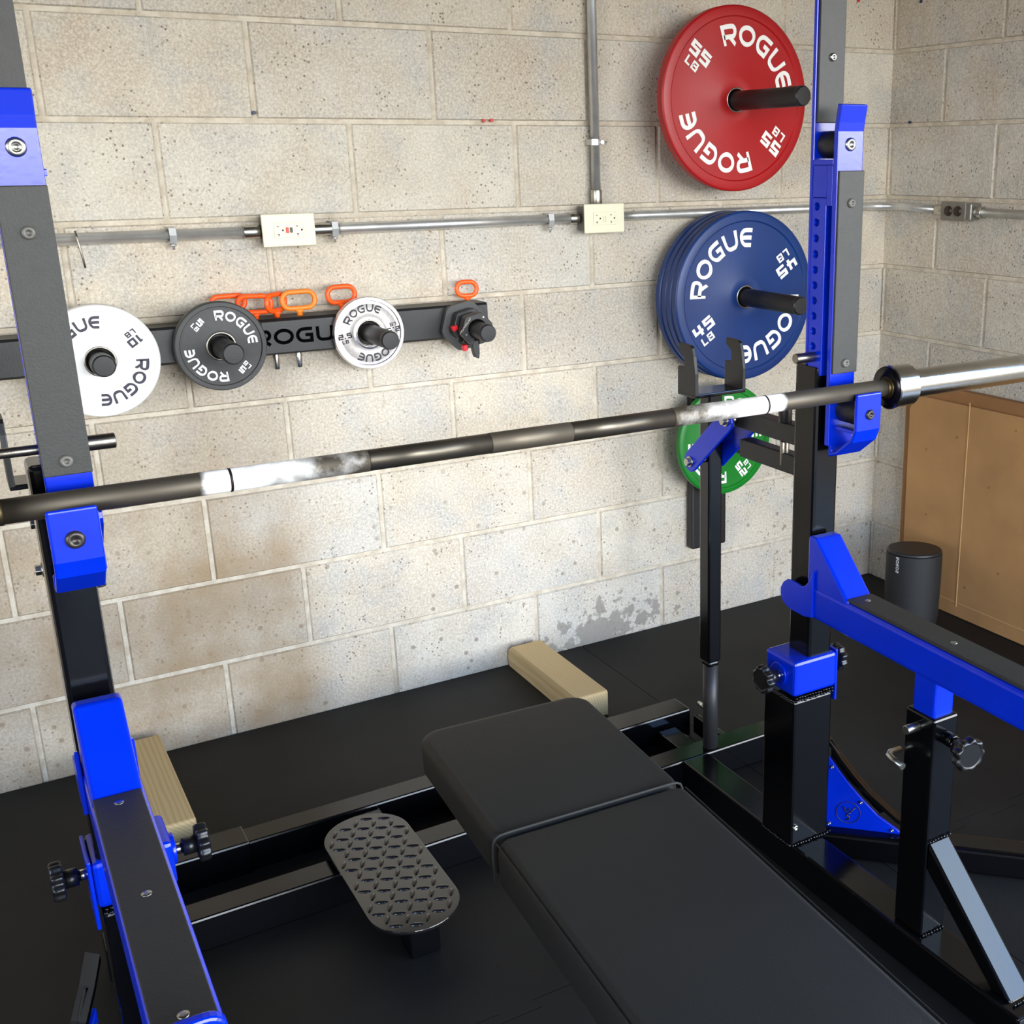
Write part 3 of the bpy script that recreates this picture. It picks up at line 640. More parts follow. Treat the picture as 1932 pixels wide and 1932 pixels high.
# ------------------------------------------------------------------ the rack
XM = .4365
rack = thing('combo_rack', (XM, -1.18, ZB), 'black and blue competition bench and squat rack with two uprights, straddling the bench', 'power rack')
def knob(parent, c, axis, r=.027, stub=.03):
    c = Vector(c); ax = Vector(axis).normalized(); q = ax.to_track_quat('Z', 'Y').to_matrix()
    mb = MB(); n = 9*8
    def ring(h, rad, lob): return [mb.bm.verts.new(c + q @ Vector(((rad + lob*math.cos(9*2*PI*i/n))*math.cos(2*PI*i/n), (rad + lob*math.cos(9*2*PI*i/n))*math.sin(2*PI*i/n), h))) for i in range(n)]
    rs = [ring(0, r*.55, 0), ring(.001, r*.94, .0022), ring(.003, r, .0025), ring(.013, r, .0025), ring(.016, r*.93, .002), ring(.0165, r*.80, 0), ring(.015, r*.74, 0)]
    for A, B in zip(rs, rs[1:]):
        for i in range(n): f = mb.bm.faces.new((A[i], A[(i+1) % n], B[(i+1) % n], B[i])); f.smooth = True
    mb.bm.faces.new(rs[0][::-1]); mb.bm.faces.new(rs[-1])
    mb.cyl(c - ax*stub*.55, c + ax*.001, r*.50, n=24)
    k = mb.build('knob', mat('knob_plastic', (20, 20, 21), .3), parent)
    MB().cyl(c - ax*stub, c - ax*stub*.5, r*.3, n=20).build('threaded_stud', CHROME, sub_root(k))
def bolt(parent, c, axis, r=.009, m=None, hexr=True):
    c = Vector(c); ax = Vector(axis)
    mb = MB(); mb.lathe(c, ax, [(0, r), (.0025, r), (.0045, r*.8), (.005, r*.42), (.0025, r*.38), (.0025, 0)], n=28)
    mb.build('bolt', m or ZINC, parent)
def weld(mb, a, b_, r=.0035, n=None):
    a, b_ = Vector(a), Vector(b_); L_ = (b_-a).length; n = n or max(3, int(L_/.006))
    for i in range(n):
        p = a + (b_-a)*((i+.5)/n); q = p + Vector((random.uniform(-.0006, .0006), random.uniform(-.0006, .0006), random.uniform(-.0006, .0006)))
        res = bmesh.ops.create_icosphere(mb.bm, subdivisions=1, radius=r*random.uniform(.85, 1.15), matrix=Matrix.Translation(q))
        for v in res['verts']:
            for f in v.link_faces: f.smooth = True

TOPR = .085
# base beams
def base(mbn, a, b_, m=BLK, bev=.004, name='base_beam'): return MB().box(a, b_).build(name, m, rack, bev)
base(0, (.085, -.603, ZB), (.80, -.546, TOPR-.002)); 
base(0, (-.13, -.610, ZB), (.104, -.540, TOPR+.003), name='beam_sleeve'); base(0, (.77, -.610, ZB), (1.12, -.540, TOPR+.003), name='beam_sleeve')
base(0, (-.175, -.803, ZB), (1.24, -.745, TOPR))
base(0, (.30, -.746, .03), (.36, -.603, .075), name='tie_bar'); base(0, (.53, -.746, .03), (.59, -.603, .075), name='tie_bar')
mb = MB(); mb.box((1.02, -.745, .03), (1.07, -.62, .06)); mb.box((1.12, -.745, .03), (1.135, -.62, .075)); mb.build('tie_bar', BLK, rack, .003)
MB().cyl((1.15, -.63, .09), (1.15, -.60, .09), .006, n=12).build('bolt', CHROME, rack)

def rack_side(s):
    X = (lambda x: x) if s > 0 else (lambda x: 2*XM - x)
    dy = 0 if s > 0 else .014
    cdx = 0 if s > 0 else .019
    B = lambda a, b_, name, m, bev=.003, par=None: MB().box((X(a[0]), a[1]+dy, a[2]), (X(b_[0]), b_[1]+dy, b_[2])).build(name, m, par or rack, bev)
    def PX(poly, x0, x1, name, m, bev=.002, par=None, dx=0): return MB().prism([(y+dy, z) for y, z in poly], 'x', X(x0)+dx, X(x1)+dx).build(name, m, par or rack, bev)
    # side rail and diagonal link
    B((.972, -1.735, ZB), (1.040, -.803, TOPR), 'side_rail', BLK, .004)
    mb = MB(); mb.cyl((X(1.006), -1.735+dy, .055), (X(1.006), -1.733+dy, .055), .02, n=20); mb.bm.clear(); mb.box((X(.974), -1.737+dy, ZB+.002), (X(1.038), -1.7345+dy, TOPR-.002)); mb.build('end_cap', BLKM, rack, .001)
    # outrigger foot
    d = Vector((.6, -.8, 0)).normalized() if s > 0 else Vector((-.6, -.8, 0)).normalized(); d = Vector((.7071*s, -.7071, 0)); n_ = Vector((.7071*s, .7071, 0))
    P0 = Vector((X(1.085), -1.15+dy, 0))
    def W(t_, o_, z): return P0 + d*t_ + n_*o_ + Vector((0, 0, z))
    mb = MB(); mb._add([W(-.05, -.028, ZB), W(.55, -.028, ZB), W(.55, .028, ZB), W(-.05, .028, ZB), W(-.05, -.028, .072), W(.55, -.028, .072), W(.55, .028, .072), W(-.05, .028, .072)],
                       [(0,3,2,1),(4,5,6,7),(0,1,5,4),(1,2,6,5),(2,3,7,6),(3,0,4,7)]); mb.build('outrigger_foot', BLK, rack, .008, 3)
    # gusset: blue plate plus black curved flange
    def vprism(poly, o0, o1, name, m, bev=.001, par=None):
        mb = MB(); k = len(poly); mb._add([W(t_, o0, z) for t_, z in poly] + [W(t_, o1, z) for t_, z in poly], [tuple(range(k)), tuple(range(2*k-1, k-1, -1))] + [(i, k+i, k+(i+1) % k, (i+1) % k) for i in range(k)])
        return mb.build(name, m, par or rack, bev)
    g = vprism([(.0, .072), (.0, .227), (.02, .199), (.04, .172), (.066, .142), (.10, .107), (.136, .083), (.15, .072)], -.003, .003, 'corner_gusset', BLUE); sub_root(g)
    cur = [(-.02, .30)] + [(t_, z) for t_, z in ((.0, .262), (.025, .224), (.052, .189), (.085, .152), (.135, .108), (.19, .078), (.22, .072))]
    mb = MB()
    for (a, b_) in zip(cur, cur[1:]):
        th_ = .010
        mb._add([W(a[0], -.006, a[1]-th_), W(b_[0], -.006, b_[1]-th_), W(b_[0], .018, b_[1]-th_), W(a[0], .018, a[1]-th_), W(a[0], -.006, a[1]), W(b_[0], -.006, b_[1]), W(b_[0], .018, b_[1]), W(a[0], .018, a[1])],
                [(0,3,2,1),(4,5,6,7),(0,1,5,4),(1,2,6,5),(2,3,7,6),(3,0,4,7)])
    mb.build('curved_flange', BLK, rack)
    vprism([(.004, .18), (.004, .262), (.025, .224), (.052, .189), (.085, .152), (.12, .118), (.10, .107), (.066, .142), (.04, .172)], .004, .009, 'gusset_backing', BLK)
    for t_, z in ((.008, .205), (.066, .134), (.128, .080), (.006, .080)): bolt(g, W(t_, -.003, z), -n_, .0032)
    mb = MB()
    def lg(s_, t_): return W(.042 + s_, -.0034, .108 + t_)
    ang = [2*PI*i/28 for i in range(29)]
    mb.tube([lg(.0235*math.cos(a), .0235*math.sin(a)) for a in ang[:-1]], .0007, 6, True)
    mb.tube([lg(-.010, .013), lg(-.004, .001), lg(.001, .009), lg(.005, .001), lg(.013, .012)], .0014, 6)
    mb.tube([lg(.005, -.001), lg(-.002, -.003), lg(-.003, -.007), lg(.003, -.010), lg(.002, -.015), lg(-.005, -.016)], .0014, 6)
    mb.build('emblem', DARKL, g)
    # main post
    B((.966, -1.187, TOPR), (1.056, -1.095, .388), 'lower_post', BLK, .005)
    for z in (.0875, .390):
        wm = MB(); weld(wm, (X(.966), -1.189+dy, z), (X(1.056), -1.189+dy, z)); weld(wm, (X(.964), -1.189+dy, z), (X(.964), -1.10+dy, z))
        if z > .2: weld(wm, (X(.966), -1.189+dy, .396), (X(1.054), -1.189+dy, .396), .003)
        wm.build('weld_bead', BLK, rack)
    bolt(rack, (X(.975), -1.187+dy, .125), (0, -1, 0), .006)
    # blue collar with knobs
    B((.961, -1.192, .400), (1.060, -1.105, .468), 'blue_collar', BLUE, .006)
    MB().cyl((X(.961), -1.15+dy, .434), (X(.955), -1.15+dy, .434), .022, n=28).build('collar_boss', BLUE, rack, .001)
    B((1.0605, -1.188, .368), (1.0655, -1.110, .470), 'latch_plate', BLUE, .0015)
    knob(rack, (X(.928), -1.155+dy, .434), (-s, 0, 0), .0245, .032)
    knob(rack, (X(1.092), -1.145+dy, .431), (s, 0, 0), .0245, .030)
    # inner upright
    B((.999, -1.183, .395), (1.053, -1.123, 1.0), 'upright', BLK, .006)
    # ------------ hook carriage
    CX0, CX1 = X(1.003)+cdx, X(1.052)+cdx
    def C(y0, y1, z0, z1, name, m, bev=.002, par=None, x0=1.003, x1=1.056): return MB().box((X(x0)+cdx, y0+dy, z0), (X(x1)+cdx, y1+dy, z1)).build(name, m, par, bev)
    hc = C(-1.152, -1.144, 1.0, 2.15, 'hook_carriage', BLUE, .002, rack, 1.003 if s > 0 else 1.018); sub_root(hc)
    # holed tube
    tb = MB()
    ix = 1.003 if s > 0 else 1.020
    x0, x1, y0, y1, z0, z1 = X(ix)+cdx, X(1.052)+cdx, -1.187+dy, -1.152+dy, .985, 1.276
    tb.box((x0, y0, z0), (x1, y1, z1)); t_o = tb.build('adjusting_tube', BLUE, hc)
    cut = MB()
    for i in range(10): cut.cyl((x0 - .01, -1.165+dy, 1.262 - .0254*i), (x0 + .01, -1.165+dy, 1.262 - .0254*i), .0062, n=20)
    if s < 0:
        cut.bm.clear()
        for i in range(10): cut.cyl((x0 + .01, -1.165+dy, 1.262 - .0254*i), (x0 - .01, -1.165+dy, 1.262 - .0254*i), .0062, n=20)
    co_ = cut.build('cutter', BLK)
    bo = t_o.modifiers.new('bool', 'BOOLEAN'); bo.object = co_; bo.operation = 'DIFFERENCE'; bo.solver = 'EXACT'
    bpy.context.view_layer.update()
    dg = bpy.context.evaluated_depsgraph_get(); me = bpy.data.meshes.new_from_object(t_o.evaluated_get(dg)); t_o.modifiers.clear(); t_o.data = me
    bpy.data.objects.remove(co_, do_unlink=True)
    bv = t_o.modifiers.new('b', 'BEVEL'); bv.width = .0015; bv.segments = 2; bv.limit_method = 'ANGLE'; bv.angle_limit = math.radians(60)
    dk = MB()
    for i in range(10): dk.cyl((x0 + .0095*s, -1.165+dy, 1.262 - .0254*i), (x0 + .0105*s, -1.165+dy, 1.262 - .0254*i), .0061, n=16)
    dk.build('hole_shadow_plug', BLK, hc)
    MB().prism([(-1.1885+dy, 1.2765), (-1.1885+dy, 1.3265), (-1.153+dy, 1.3265), (-1.153+dy, 1.2765)], 'x', x0, X(1.056)+cdx).build('head_block', BLUE, hc, .001)
    C(-1.2012, -1.1886, 1.264, 1.3265, 'spacer_block', BLUE, .0005, hc, ix, 1.052)
    # front plate with curled upper lip, lower hook
    fp = MB(); fp.strip([(-1.2055+dy, .868), (-1.2055+dy, 1.378), (-1.2075+dy, 1.392), (-1.2125+dy, 1.4185)], .0105, 'x', X(1.004 if s > 0 else 1.0065)+cdx, X(1.058)+cdx)
    fpo = fp.build('front_plate', BLUE, hc, .002)
    C(-1.201, -1.152, 1.327, 1.335, 'upper_shelf', BLUE, .001, hc)
    u = C(-1.2155, -1.210, .992, 1.318, 'plastic_liner', UHMW, .0012, hc, 1.006, 1.058)
    for z in (1.268, .997+.012): bolt(hc, (X(1.032)+cdx, -1.2150+dy, z), (0, -1, 0), .0075, mat('dark_bolt', (104, 102, 96), .5, .3))
    C(-1.158, -1.1525, 1.392, 2.15, 'plastic_liner', UHMW, .0012, hc, 1.006, 1.058)
    bolt(hc, (X(1.032)+cdx, -1.1575+dy, 1.491), (0, -1, 0), .0065)
    rl = MB().cyl((X(1.030)+cdx, -1.153+dy, 1.358), (X(1.030)+cdx, -1.201+dy, 1.358), .0215, n=32).build('roller', RUBR, hc, .003)
    bolt(hc, (X(1.030)+cdx, -1.2095+dy, 1.358), (0, -1, 0), .0105)
    # lower hook: lip, ramp, shelf, roller
    lh = MB(); lh.strip([(-1.268+dy, .966), (-1.268+dy, .905), (-1.260+dy, .886), (-1.224+dy, .858), (-1.2055+dy, .852), (-1.2055+dy, .872)], .008, 'x', X(1.012)+cdx, X(1.066)+cdx)
    lh.build('lower_hook', BLUE, hc, .003, 3)
    C(-1.264, -1.202, .898, .904, 'hook_shelf', BLUE, .001, hc, 1.013, 1.060)
    MB().cyl((X(1.038)+cdx, -1.2102+dy, .9285), (X(1.038)+cdx, -1.2635+dy, .9285), .0205, n=32).build('roller', RUBR, hc, .003)
    bolt(hc, (X(1.040)+cdx, -1.272+dy, .930), (0, -1, 0), .0105 if s < 0 else .0085, mat('dark_bolt2', (74, 68, 66), .38, .75))
    # locking pins
    if s > 0: MB().cyl((.963, -1.168, 1.016), (1.006, -1.168, 1.016), .0085, n=24).build('locking_pin', STEEL, rack, .001)
    else:
        MB().cyl((-.222, -1.152, 1.016), (-.120, -1.152, 1.016), .0062, n=24).build('locking_pin', STEEL, rack, .001)
        MB().cyl((-.130, -1.152, 1.016), (-.080, -1.152, 1.016), .0095, n=24).build('locking_pin', STEEL, rack, .0015)
    # ------------ safety arm
    yaw = math.radians(2.3 if s > 0 else .6); piv = Vector((X(1.0125), -1.2+dy, 0))
    MA = Matrix.Translation(piv) @ Matrix.Rotation(-yaw, 4, 'Z') @ Matrix.Translation(-piv)
    adx = .0 if s > 0 else -.0105; dy_ = dy; dy = 0
    def A(a, b_, name, m, bev=.004, par=None):
        mb = MB(); mb.box((X(a[0])+adx, a[1]+dy, a[2]), (X(b_[0])+adx, b_[1]+dy, b_[2]), MA); return mb.build(name, m, par, bev, 3)
    arm = A((.984 if s > 0 else .9815, -1.80, .556), (1.044 if s > 0 else 1.0425, -1.190, .617), 'safety_arm', BLUE, .008, rack); sub_root(arm)
    A((.989 if s > 0 else .9865, -1.745, .6172), (1.040, -1.300, .6235), 'rubber_strip', mat('arm_strip', (44, 42, 37), .5, 0, .1, 100, .15, 400), .0012, arm)
    for y in (-1.322, -1.528, -1.734):
        p = MA @ Vector((X(1.0135)+adx, y+dy, .6232)); MB().lathe(p, (0, 0, 1), [(0, .0055), (.0006, .0055), (.0007, .002), (.0006, 0)], n=16).build('bolt', ZINC, arm)
    mb = MB(); mb.prism([(-1.190+dy, .560), (-1.190+dy, .706), (-1.212+dy, .706), (-1.303+dy, .618), (-1.303+dy, .60)], 'x', X(.985)+adx, X(1.041)+adx, MA); mb.build('slope_block', BLUE, arm, .005, 3)
    for xx in (.979, 1.0425):
        mb = MB(); mb.prism([(-1.214+dy, .560), (-1.214+dy, .650), (-1.2076+dy, .633), (-1.1997+dy, .622), (-1.1917+dy, .6135), (-1.1805+dy, .6095), (-1.165+dy, .611), (-1.150+dy, .6115), (-1.138+dy, .609), (-1.127+dy, .601), (-1.119+dy, .588), (-1.1185+dy, .577), (-1.123+dy, .566), (-1.133+dy, .559), (-1.150+dy, .555), (-1.190+dy, .555)], 'x', X(xx)+adx, X(xx+.0055)+adx, MA)
        mb.build('bracket_ear', BLUE, arm, .0015)
    mb = MB(); lp = [(-.0, .60), (.0, .642)] + [(.018 - .018*math.cos(a), .642 + .014*math.sin(a)) for a in [PI/2*i/5 for i in range(1, 6)]] + [(.038 + .018*math.sin(a), .642 + .014*math.cos(a)) for a in [PI/2*i/5 for i in range(6)]] + [(.056, .60)]
    mb.prism([(X(.985)+adx+s*p[0], p[1]) for p in lp], 'y', -1.780+dy, -1.792+dy, MA); mb.build('end_stop', BLUE, arm, .003)
    B((.990, -1.506, .470), (1.033, -1.458, .556), 'support_stub', BLUE, .004, arm)
    dy = dy_
    # front post with brace
    B((.985, -1.513, TOPR), (1.039, -1.449, .487), 'front_post', BLK, .004)
    for wy, wz in ((-1.515, .087), (-1.516, .268), (-1.712, .088)):
        wm = MB(); weld(wm, (X(.986), wy+dy, wz), (X(1.037), wy+dy, wz), .0028); wm.build('weld_bead', BLK, rack)
    PX([(-1.513, .266), (-1.513, .215), (-1.665, TOPR-.001), (-1.706, TOPR-.001)], .988, 1.036, 'diagonal_brace', BLK, .004)
    if s > 0: MB().cyl((X(.985), -1.478+dy, .464), (X(.958), -1.478+dy, .464), .0075, n=20).build('stub_pin', ZINC, rack, .001)
    if s > 0: MB().tube([(X(.986), -1.440+dy, .404), (X(.965), -1.440+dy, .405), (X(.956), -1.446+dy, .405), (X(.953), -1.458+dy, .404), (X(.953), -1.482+dy, .402)], .0058, 14).build('bent_pin', ZINC, rack)
    MB().cyl((X(1.012), -1.513+dy, .452), (X(1.010), -1.535+dy, .452), .012, n=10).build('threaded_boss', BLK, rack, .002)
    knob(rack, (X(1.006), -1.560+dy, .449), (-.12*s, -1, .0), .0265, .034)
    if s < 0:
        MB().cyl((-.155, -1.50, .300), (-.205, -1.50, .300), .0105, n=20).build('stub_pin', CHROME, rack, .001)
    # ------------ bar jack lever behind the upright
    X0_ = X; jd = 0 if s > 0 else .047
    X = lambda x: X0_(x) + jd
    B = lambda a, b_, name, m, bev=.003, par=None: MB().box((X(a[0]), a[1]+dy, a[2]), (X(b_[0]), b_[1]+dy, b_[2])).build(name, m, par or rack, bev)
    jp = B((1.041, -.800, .296), (1.074, -.764, .886), 'jack_post', BLK, .004); sub_root(jp)
    B((1.044, -.797, .284), (1.071, -.767, .296), 'post_cap', BLK, .004, jp)
    MB().cyl((X(1.060), -.780+dy, TOPR+.0), (X(1.060), -.780+dy, .286), .0165, n=24).build('sliding_rod', mat('dark_grey_rod', (46, 45, 47), .45), jp)
    B((.990 if s > 0 else 1.030, -.826, .886), (1.112, -.762, .894), 'fork_base', BLK, .002, jp)
    for x_, lab in ((.990, 0), (1.104, 1)):
        poly = [(-.762, .890), (-.826, .890), (-.826, .935), (-.820, .968), (-.814, .985), (-.808, .989), (-.768, .991), (-.765, .977), (-.774, .973), (-.784, .965), (-.786, .952), (-.784, .944), (-.763, .944)]
        if s < 0 and not lab: x_ = 1.030
        mb = MB(); mb.prism([(y+dy, z) for y, z in poly], 'x', X(x_), X(x_+.008)); mb.build('fork_prong', BLKM, jp, .0015)
    # upper and lower links to the upright
    for (z, nm) in ((.862, 'jack_arm'), (.806, 'jack_arm')):
        B((1.026 if s > 0 else 1.056, -1.125, z-.020), (1.056 if s > 0 else 1.086, -.905 if z > .84 else -.925, z+.016), nm, BLKM, .003, jp)
    def lplate(x0, x1):
        a, b_ = Vector((-.906+dy, .856)), Vector((-.782+dy, .748)); dd = (b_-a).normalized(); nn = Vector((-dd.y, dd.x)); poly = []
        for c_, sg in ((a, -1), (b_, 1)):
            for i in range(9):
                an = -PI/2 + PI*i/8
                poly.append(c_ + sg*(dd*math.cos(an) + nn*math.sin(an))*.0215)
        mb = MB(); mb.prism(poly, 'x', X(x0), X(x1)); return mb.build('link_plate', BLUE, jp, .001)
    lplate(1.006, 1.012); lplate(1.076, 1.082)
    for y, z in ((-.906, .856), (-.782, .748)):
        u0, u1, u2 = (1.006, 1.0035, .996) if s > 0 else (1.086, 1.0885, 1.097)
        mb = MB(); mb.cyl((X(u0), y+dy, z), (X(u1), y+dy, z), .0115, n=24); mb.cyl((X(u1), y+dy, z), (X(u2), y+dy, z), .0085, n=6, smooth=False); mb.build('hex_bolt', ZINC, jp, .0008)
        MB().cyl((X(1.012), y+dy, z), (X(1.080), y+dy, z), .007, n=16).build('axle', STEEL, jp)
    MB().cyl((X(1.034), -1.055+dy, .878), (X(1.034), -1.055+dy, .925), .0125, n=20).build('pin', mat('gunmetal', (70, 68, 66), .35, .8), jp, .001)
    MB().cyl((X(1.034), -1.055+dy, .797), (X(1.034), -1.055+dy, .842), .0085, n=16).build('pin', STEEL, jp, .001)
for s in (1, -1): rack_side(s)

# ------------------------------------------------------------------ barbell
bb = thing('barbell', (.437, -1.238, .966), 'steel powerlifting barbell with chalked knurling resting in the blue hooks', 'barbell')
hd = math.radians(-1.0)
BM_ = bpy.data.materials.new('chalked_knurl'); BM_.use_nodes = True; t = BM_.node_tree; b = t.nodes['Principled BSDF']; N = t.nodes.new; K = t.links.new
co = N('ShaderNodeTexCoord'); sx = N('ShaderNodeSeparateXYZ'); K(co.outputs['Object'], sx.inputs[0])
ab = N('ShaderNodeMath'); ab.operation = 'ABSOLUTE'; K(sx.outputs['X'], ab.inputs[0])
r = N('ShaderNodeValToRGB'); cr_ = r.color_ramp; cr_.interpolation = 'LINEAR'
stops = [(0, 0), (.233, 0), (.2345, .34), (.26, .50), (.30, .56), (.34, .72), (.375, .95), (.432, 1), (.446, .1), (.46, 0)]
cr_.elements[0].position = 0; cr_.elements[0].color = (0, 0, 0, 1); cr_.elements[1].position = 1; cr_.elements[1].color = (0, 0, 0, 1)
for p_, v_ in stops[1:]:
    e_ = cr_.elements.new(p_); e_.color = (v_, v_, v_, 1)
K(ab.outputs[0], r.inputs[0])
n1 = N('ShaderNodeTexNoise'); n1.inputs['Scale'].default_value = 28; n1.inputs['Detail'].default_value = 6; n1.inputs['Roughness'].default_value = .65; K(co.outputs['Object'], n1.inputs[0])
m1 = N('ShaderNodeMath'); m1.operation = 'MULTIPLY_ADD'; K(n1.outputs[0], m1.inputs[0]); m1.inputs[1].default_value = 1.3; m1.inputs[2].default_value = -.25
m2 = N('ShaderNodeMath'); m2.operation = 'ADD'; K(r.outputs[0], m2.inputs[0]); K(m1.outputs[0], m2.inputs[1])
m3 = N('ShaderNodeMapRange'); m3.inputs[1].default_value = .75; m3.inputs[2].default_value = 1.35; K(m2.outputs[0], m3.inputs[0])
mg = N('ShaderNodeMath'); mg.operation = 'MULTIPLY'; gtn = N('ShaderNodeMath'); gtn.operation = 'GREATER_THAN'; gtn.inputs[1].default_value = .02; K(r.outputs[0], gtn.inputs[0]); K(m3.outputs[0], mg.inputs[0]); K(gtn.outputs[0], mg.inputs[1])
mc = N('ShaderNodeMixRGB'); mc.inputs[1].default_value = lin((104, 96, 84)); mc.inputs[2].default_value = lin((244, 242, 238)); K(mg.outputs[0], mc.inputs[0]); K(mc.outputs[0], b.inputs['Base Color'])
mt_ = N('ShaderNodeMath'); mt_.operation = 'MULTIPLY_ADD'; K(mg.outputs[0], mt_.inputs[0]); mt_.inputs[1].default_value = -.85; mt_.inputs[2].default_value = .85; K(mt_.outputs[0], b.inputs['Metallic'])
b.inputs['Roughness'].default_value = .55
SMOOTH = mat('smooth_shaft_steel', (92, 86, 76), .40, .9, .1, 30)
def bx(name, parts, m, par=bb):
    mb = MB()
    for h0, h1, r_ in parts: mb.cyl((h0, 0, 0), (h1, 0, 0), r_, n=40)
    o = mb.build(name, m); o.parent = par; o.rotation_euler = (0, 0, hd); return o
sh = bx('shaft', [(-.655, -.233, .0145), (.233, .655, .0145), (-.062, .062, .0145)], BM_)
bx('smooth_section', [(-.233, -.062, .0141)], SMOOTH); bx('smooth_section', [(.062, .233, .0141)], SMOOTH)
RING = mat('knurl_ring_dark', (44, 34, 30), .45, .6)
for x in (-.405, .405): bx('knurl_ring', [(x-.0016, x+.0016, .0148)], RING)
BRZ = mat('bronze_bushing', (84, 72, 48), .42, .9)
for sg in (-1, 1):
    bx('bushing', [(sg*.651, sg*.662, .0155), (sg*.656, sg*.662, .0185)], BRZ)
    mb = MB(); mb.lathe((sg*.660, 0, 0), (sg, 0, 0), [(0, .016), (0, .0355), (.0015, .0375), (.005, .0375), (.0065, .0358), (.044, .0356), (.0455, .0345), (.0460, .025), (.45, .025), (.452, .0235), (.452, 0)], n=56)
    o = mb.build('sleeve', CHROME); o.parent = bb; o.rotation_euler = (0, 0, hd)
    md = o.modifiers.new('e', 'EDGE_SPLIT'); md.split_angle = math.radians(35)
    mb = MB(); mb.lathe((sg*.6597, 0, 0), (sg, 0, 0), [(0, .0155), (0, .0352), (.0002, .0352)], n=48); o = mb.build('sleeve_face', mat('dark_collar_face', (30, 28, 30), .22, .8)); o.parent = bb; o.rotation_euler = (0, 0, hd)

# ------------------------------------------------------------------ bench
bn = thing('flat_bench', (.44, -1.6, ZB), 'flat competition bench with a long charcoal vinyl pad and a raised seam across it', 'bench')
VIN = mat('charcoal_vinyl', (40, 38, 33), .58, 0, .06, 5, .22, 700, spec=.35)
VIN2 = mat('seam_piping', (50, 49, 45), .65, spec=.3)
MBn = Matrix.Translation((.4485, -1.365, 0)) @ Matrix.Rotation(math.radians(-3.2), 4, 'Z')
ZT = .436
def pad_outline(w_, y0, y1, rc, rn):
    pts = []
    for cx_, cy_, a0 in ((w_ - rc, y1 - rc, 0), (-w_ + rc, y1 - rc, 90)):
        pts += [(cx_ + rc*math.cos(math.radians(a0 + 90*i/rn)), cy_ + rc*math.sin(math.radians(a0 + 90*i/rn))) for i in range(rn+1)]
    for cx_, cy_, a0 in ((-w_ + .02, y0 + .02, 180), (w_ - .02, y0 + .02, 270)):
        pts += [(cx_ + .02*math.cos(math.radians(a0 + 90*i/rn)), cy_ + .02*math.sin(math.radians(a0 + 90*i/rn))) for i in range(rn+1)]
    return pts
def pad(name, w_, y0, y1, rc, zt, th, rnd, head):
    mb = MB(); prof = [(0, -.010), (.012, -.001), (th-rnd*1.6, 0)] + [(th - rnd*1.6*(1-math.sin(a)), -rnd*(1-math.cos(a))) for a in [PI/2*i/7 for i in range(1, 8)]]
    rings = []
    for h, ins in prof:
        o_ = pad_outline(w_ + ins, y0, y1 + ins, max(.012, rc + ins*.8), 8)
        # rolled head: pull the head edge in more as it rises
        rings.append([mb.bm.verts.new(MBn @ Vector((x, y + (1.2*ins if (y > y1 - .08 and head) else 0), zt - th + h))) for x, y in o_])
    n = len(rings[0])
    for A_, B_ in zip(rings, rings[1:]):
        for i in range(n): f = mb.bm.faces.new((A_[i], A_[(i+1) % n], B_[(i+1) % n], B_[i])); f.smooth = True
    mb.bm.faces.new(rings[0][::-1]); ft = mb.bm.faces.new(rings[-1]); ft.smooth = True
    return mb.build(name, VIN, bn)
hp = pad('head_pad', .1515, .002, .362, .038, ZT-.001, .074, .011, True)
mp_ = pad('main_pad', .1525, -.95, -.002, .02, ZT, .076, .014, False)
# piping
path = [(-.1525, 0, ZT-.070), (-.1535, 0, ZT-.03), (-.1525, 0, ZT-.012), (-.149, 0, ZT-.004), (-.142, 0, ZT-.0002), (-.13, 0, ZT+.0008), (.13, 0, ZT+.0008), (.142, 0, ZT-.0002), (.149, 0, ZT-.004), (.1525, 0, ZT-.012), (.1535, 0, ZT-.03), (.1525, 0, ZT-.070)]
MB().tube([MBn @ Vector(p) for p in path], .0019, 10).build('seam_piping', VIN2, bn)
for sg in (-1, 1): MB().tube([MBn @ Vector((sg*.1512, y, ZT-.0045)) for y in (-.012, -.3, -.6, -.93)], .0013, 8).build('edge_seam', VIN, bn)
def bframe(a, b_, name): return MB().box(a, b_, MBn).build(name, BLK, bn, .003)
bframe((-.125, -.92, ZT-.089), (.125, .32, ZT-.0765), 'pad_board')
bframe((-.038, -.88, ZT-.165), (.038, .05, ZT-.0895), 'spine')
bframe((-.036, -.28, .072), (.036, -.21, ZT-.166), 'leg'); bframe((-.036, -.82, .072), (.036, -.75, ZT-.166), 'leg')
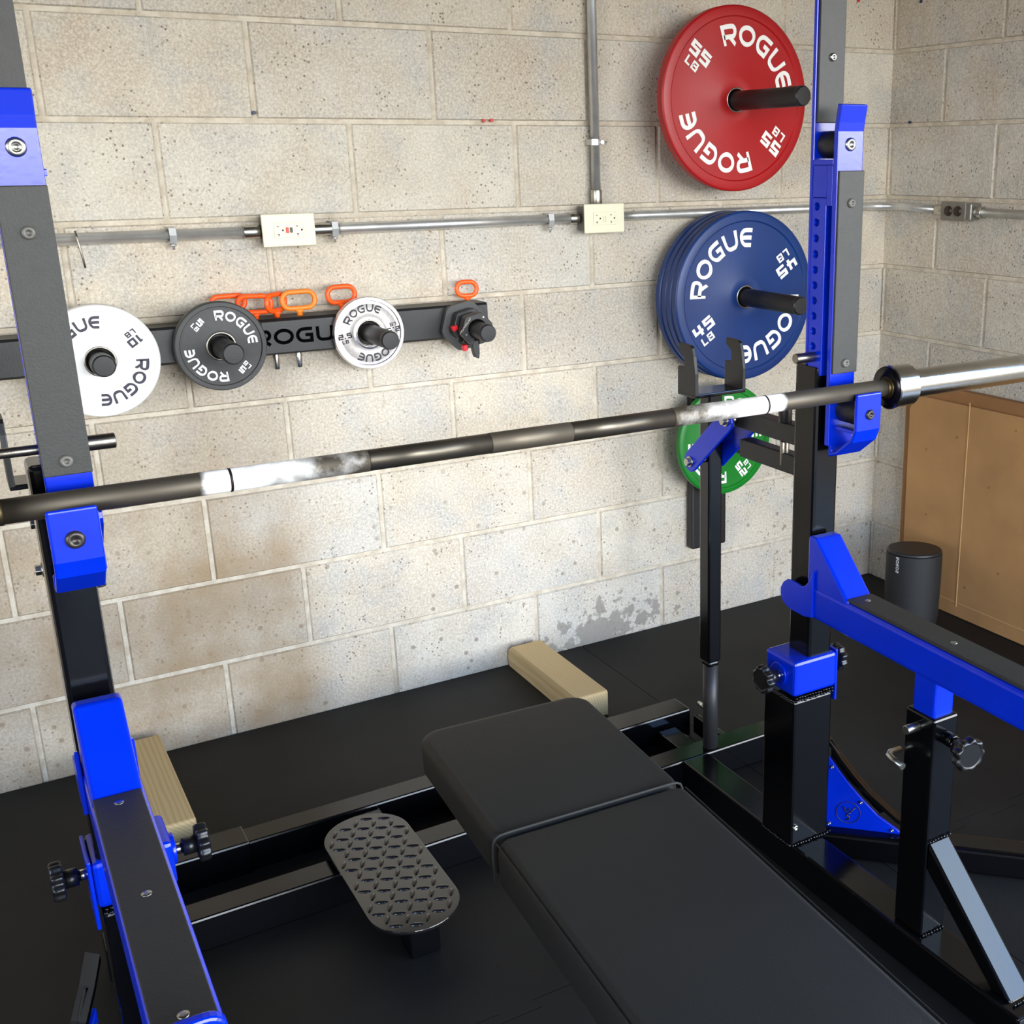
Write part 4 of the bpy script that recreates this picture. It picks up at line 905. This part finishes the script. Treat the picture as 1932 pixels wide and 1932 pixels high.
bframe((-.17, -.285, ZB), (.17, -.205, .0715), 'foot'); bframe((-.30, -.825, ZB), (.30, -.745, .0715), 'foot')

# ------------------------------------------------------------------ foot pedal of the rack
fpd = thing('spotter_step', (.294, -.9, ZB), 'black diamond tread step plate left of the bench head, over the rack beams', 'step')
TR = mat('gloss_black_tread', (24, 23, 23), .16, 0, .1, 20, .05, 60, spec=.7, coat=.3)
cx_, ya, yb_, rw = .294, -.740, -.984, .0805
ol = [(cx_ + rw*math.cos(a), ya + rw*math.sin(a)) for a in [PI*i/20 for i in range(21)]] + [(cx_ - rw*math.cos(a), yb_ - rw*math.sin(a)) for a in [PI*i/20 for i in range(21)]]
MB().prism(ol, 'z', .098, .104).build('tread_plate', TR, fpd, .001)
mb = MB()
def inside(x, y):
    yy = min(max(y, yb_), ya); return math.hypot(x - cx_, y - yy) < rw - .006
p_ = .0300; k = 0
Mr = Matrix.Rotation(math.radians(18), 2)
for i in range(-14, 15):
    for j in range(-14, 15):
        q = Mr @ Vector((i*p_, j*p_)) * .80
        x, y = cx_ + q.x, -.862 + q.y
        if not inside(x, y): continue
        a = math.radians(18 + (45 if (i + j) % 2 else -45)); ca, sa = math.cos(a), math.sin(a)
        rr_ = []
        for k_, z in ((1, .1039), (.86, .1053), (.62, .1064), (.3, .1070)):
            rr_.append([mb.bm.verts.new((x + .0128*k_*math.cos(2*PI*kk/14)*ca - .0044*k_*math.sin(2*PI*kk/14)*sa, y + .0128*k_*math.cos(2*PI*kk/14)*sa + .0044*k_*math.sin(2*PI*kk/14)*ca, z)) for kk in range(14)])
        for A_, B_ in zip(rr_, rr_[1:]):
            for kk in range(14): f = mb.bm.faces.new((A_[kk], A_[(kk+1) % 14], B_[(kk+1) % 14], B_[kk])); f.smooth = True
        f = mb.bm.faces.new(rr_[-1]); f.smooth = True
mb.build('tread_pattern', TR, fpd)
MB().box((.272, -1.020, ZB), (.326, -.966, .098)).build('leg', BLK, fpd, .003)
MB().box((.272, -.965, .086), (.326, -.70, .098)).build('support_bar', BLK, fpd, .002)
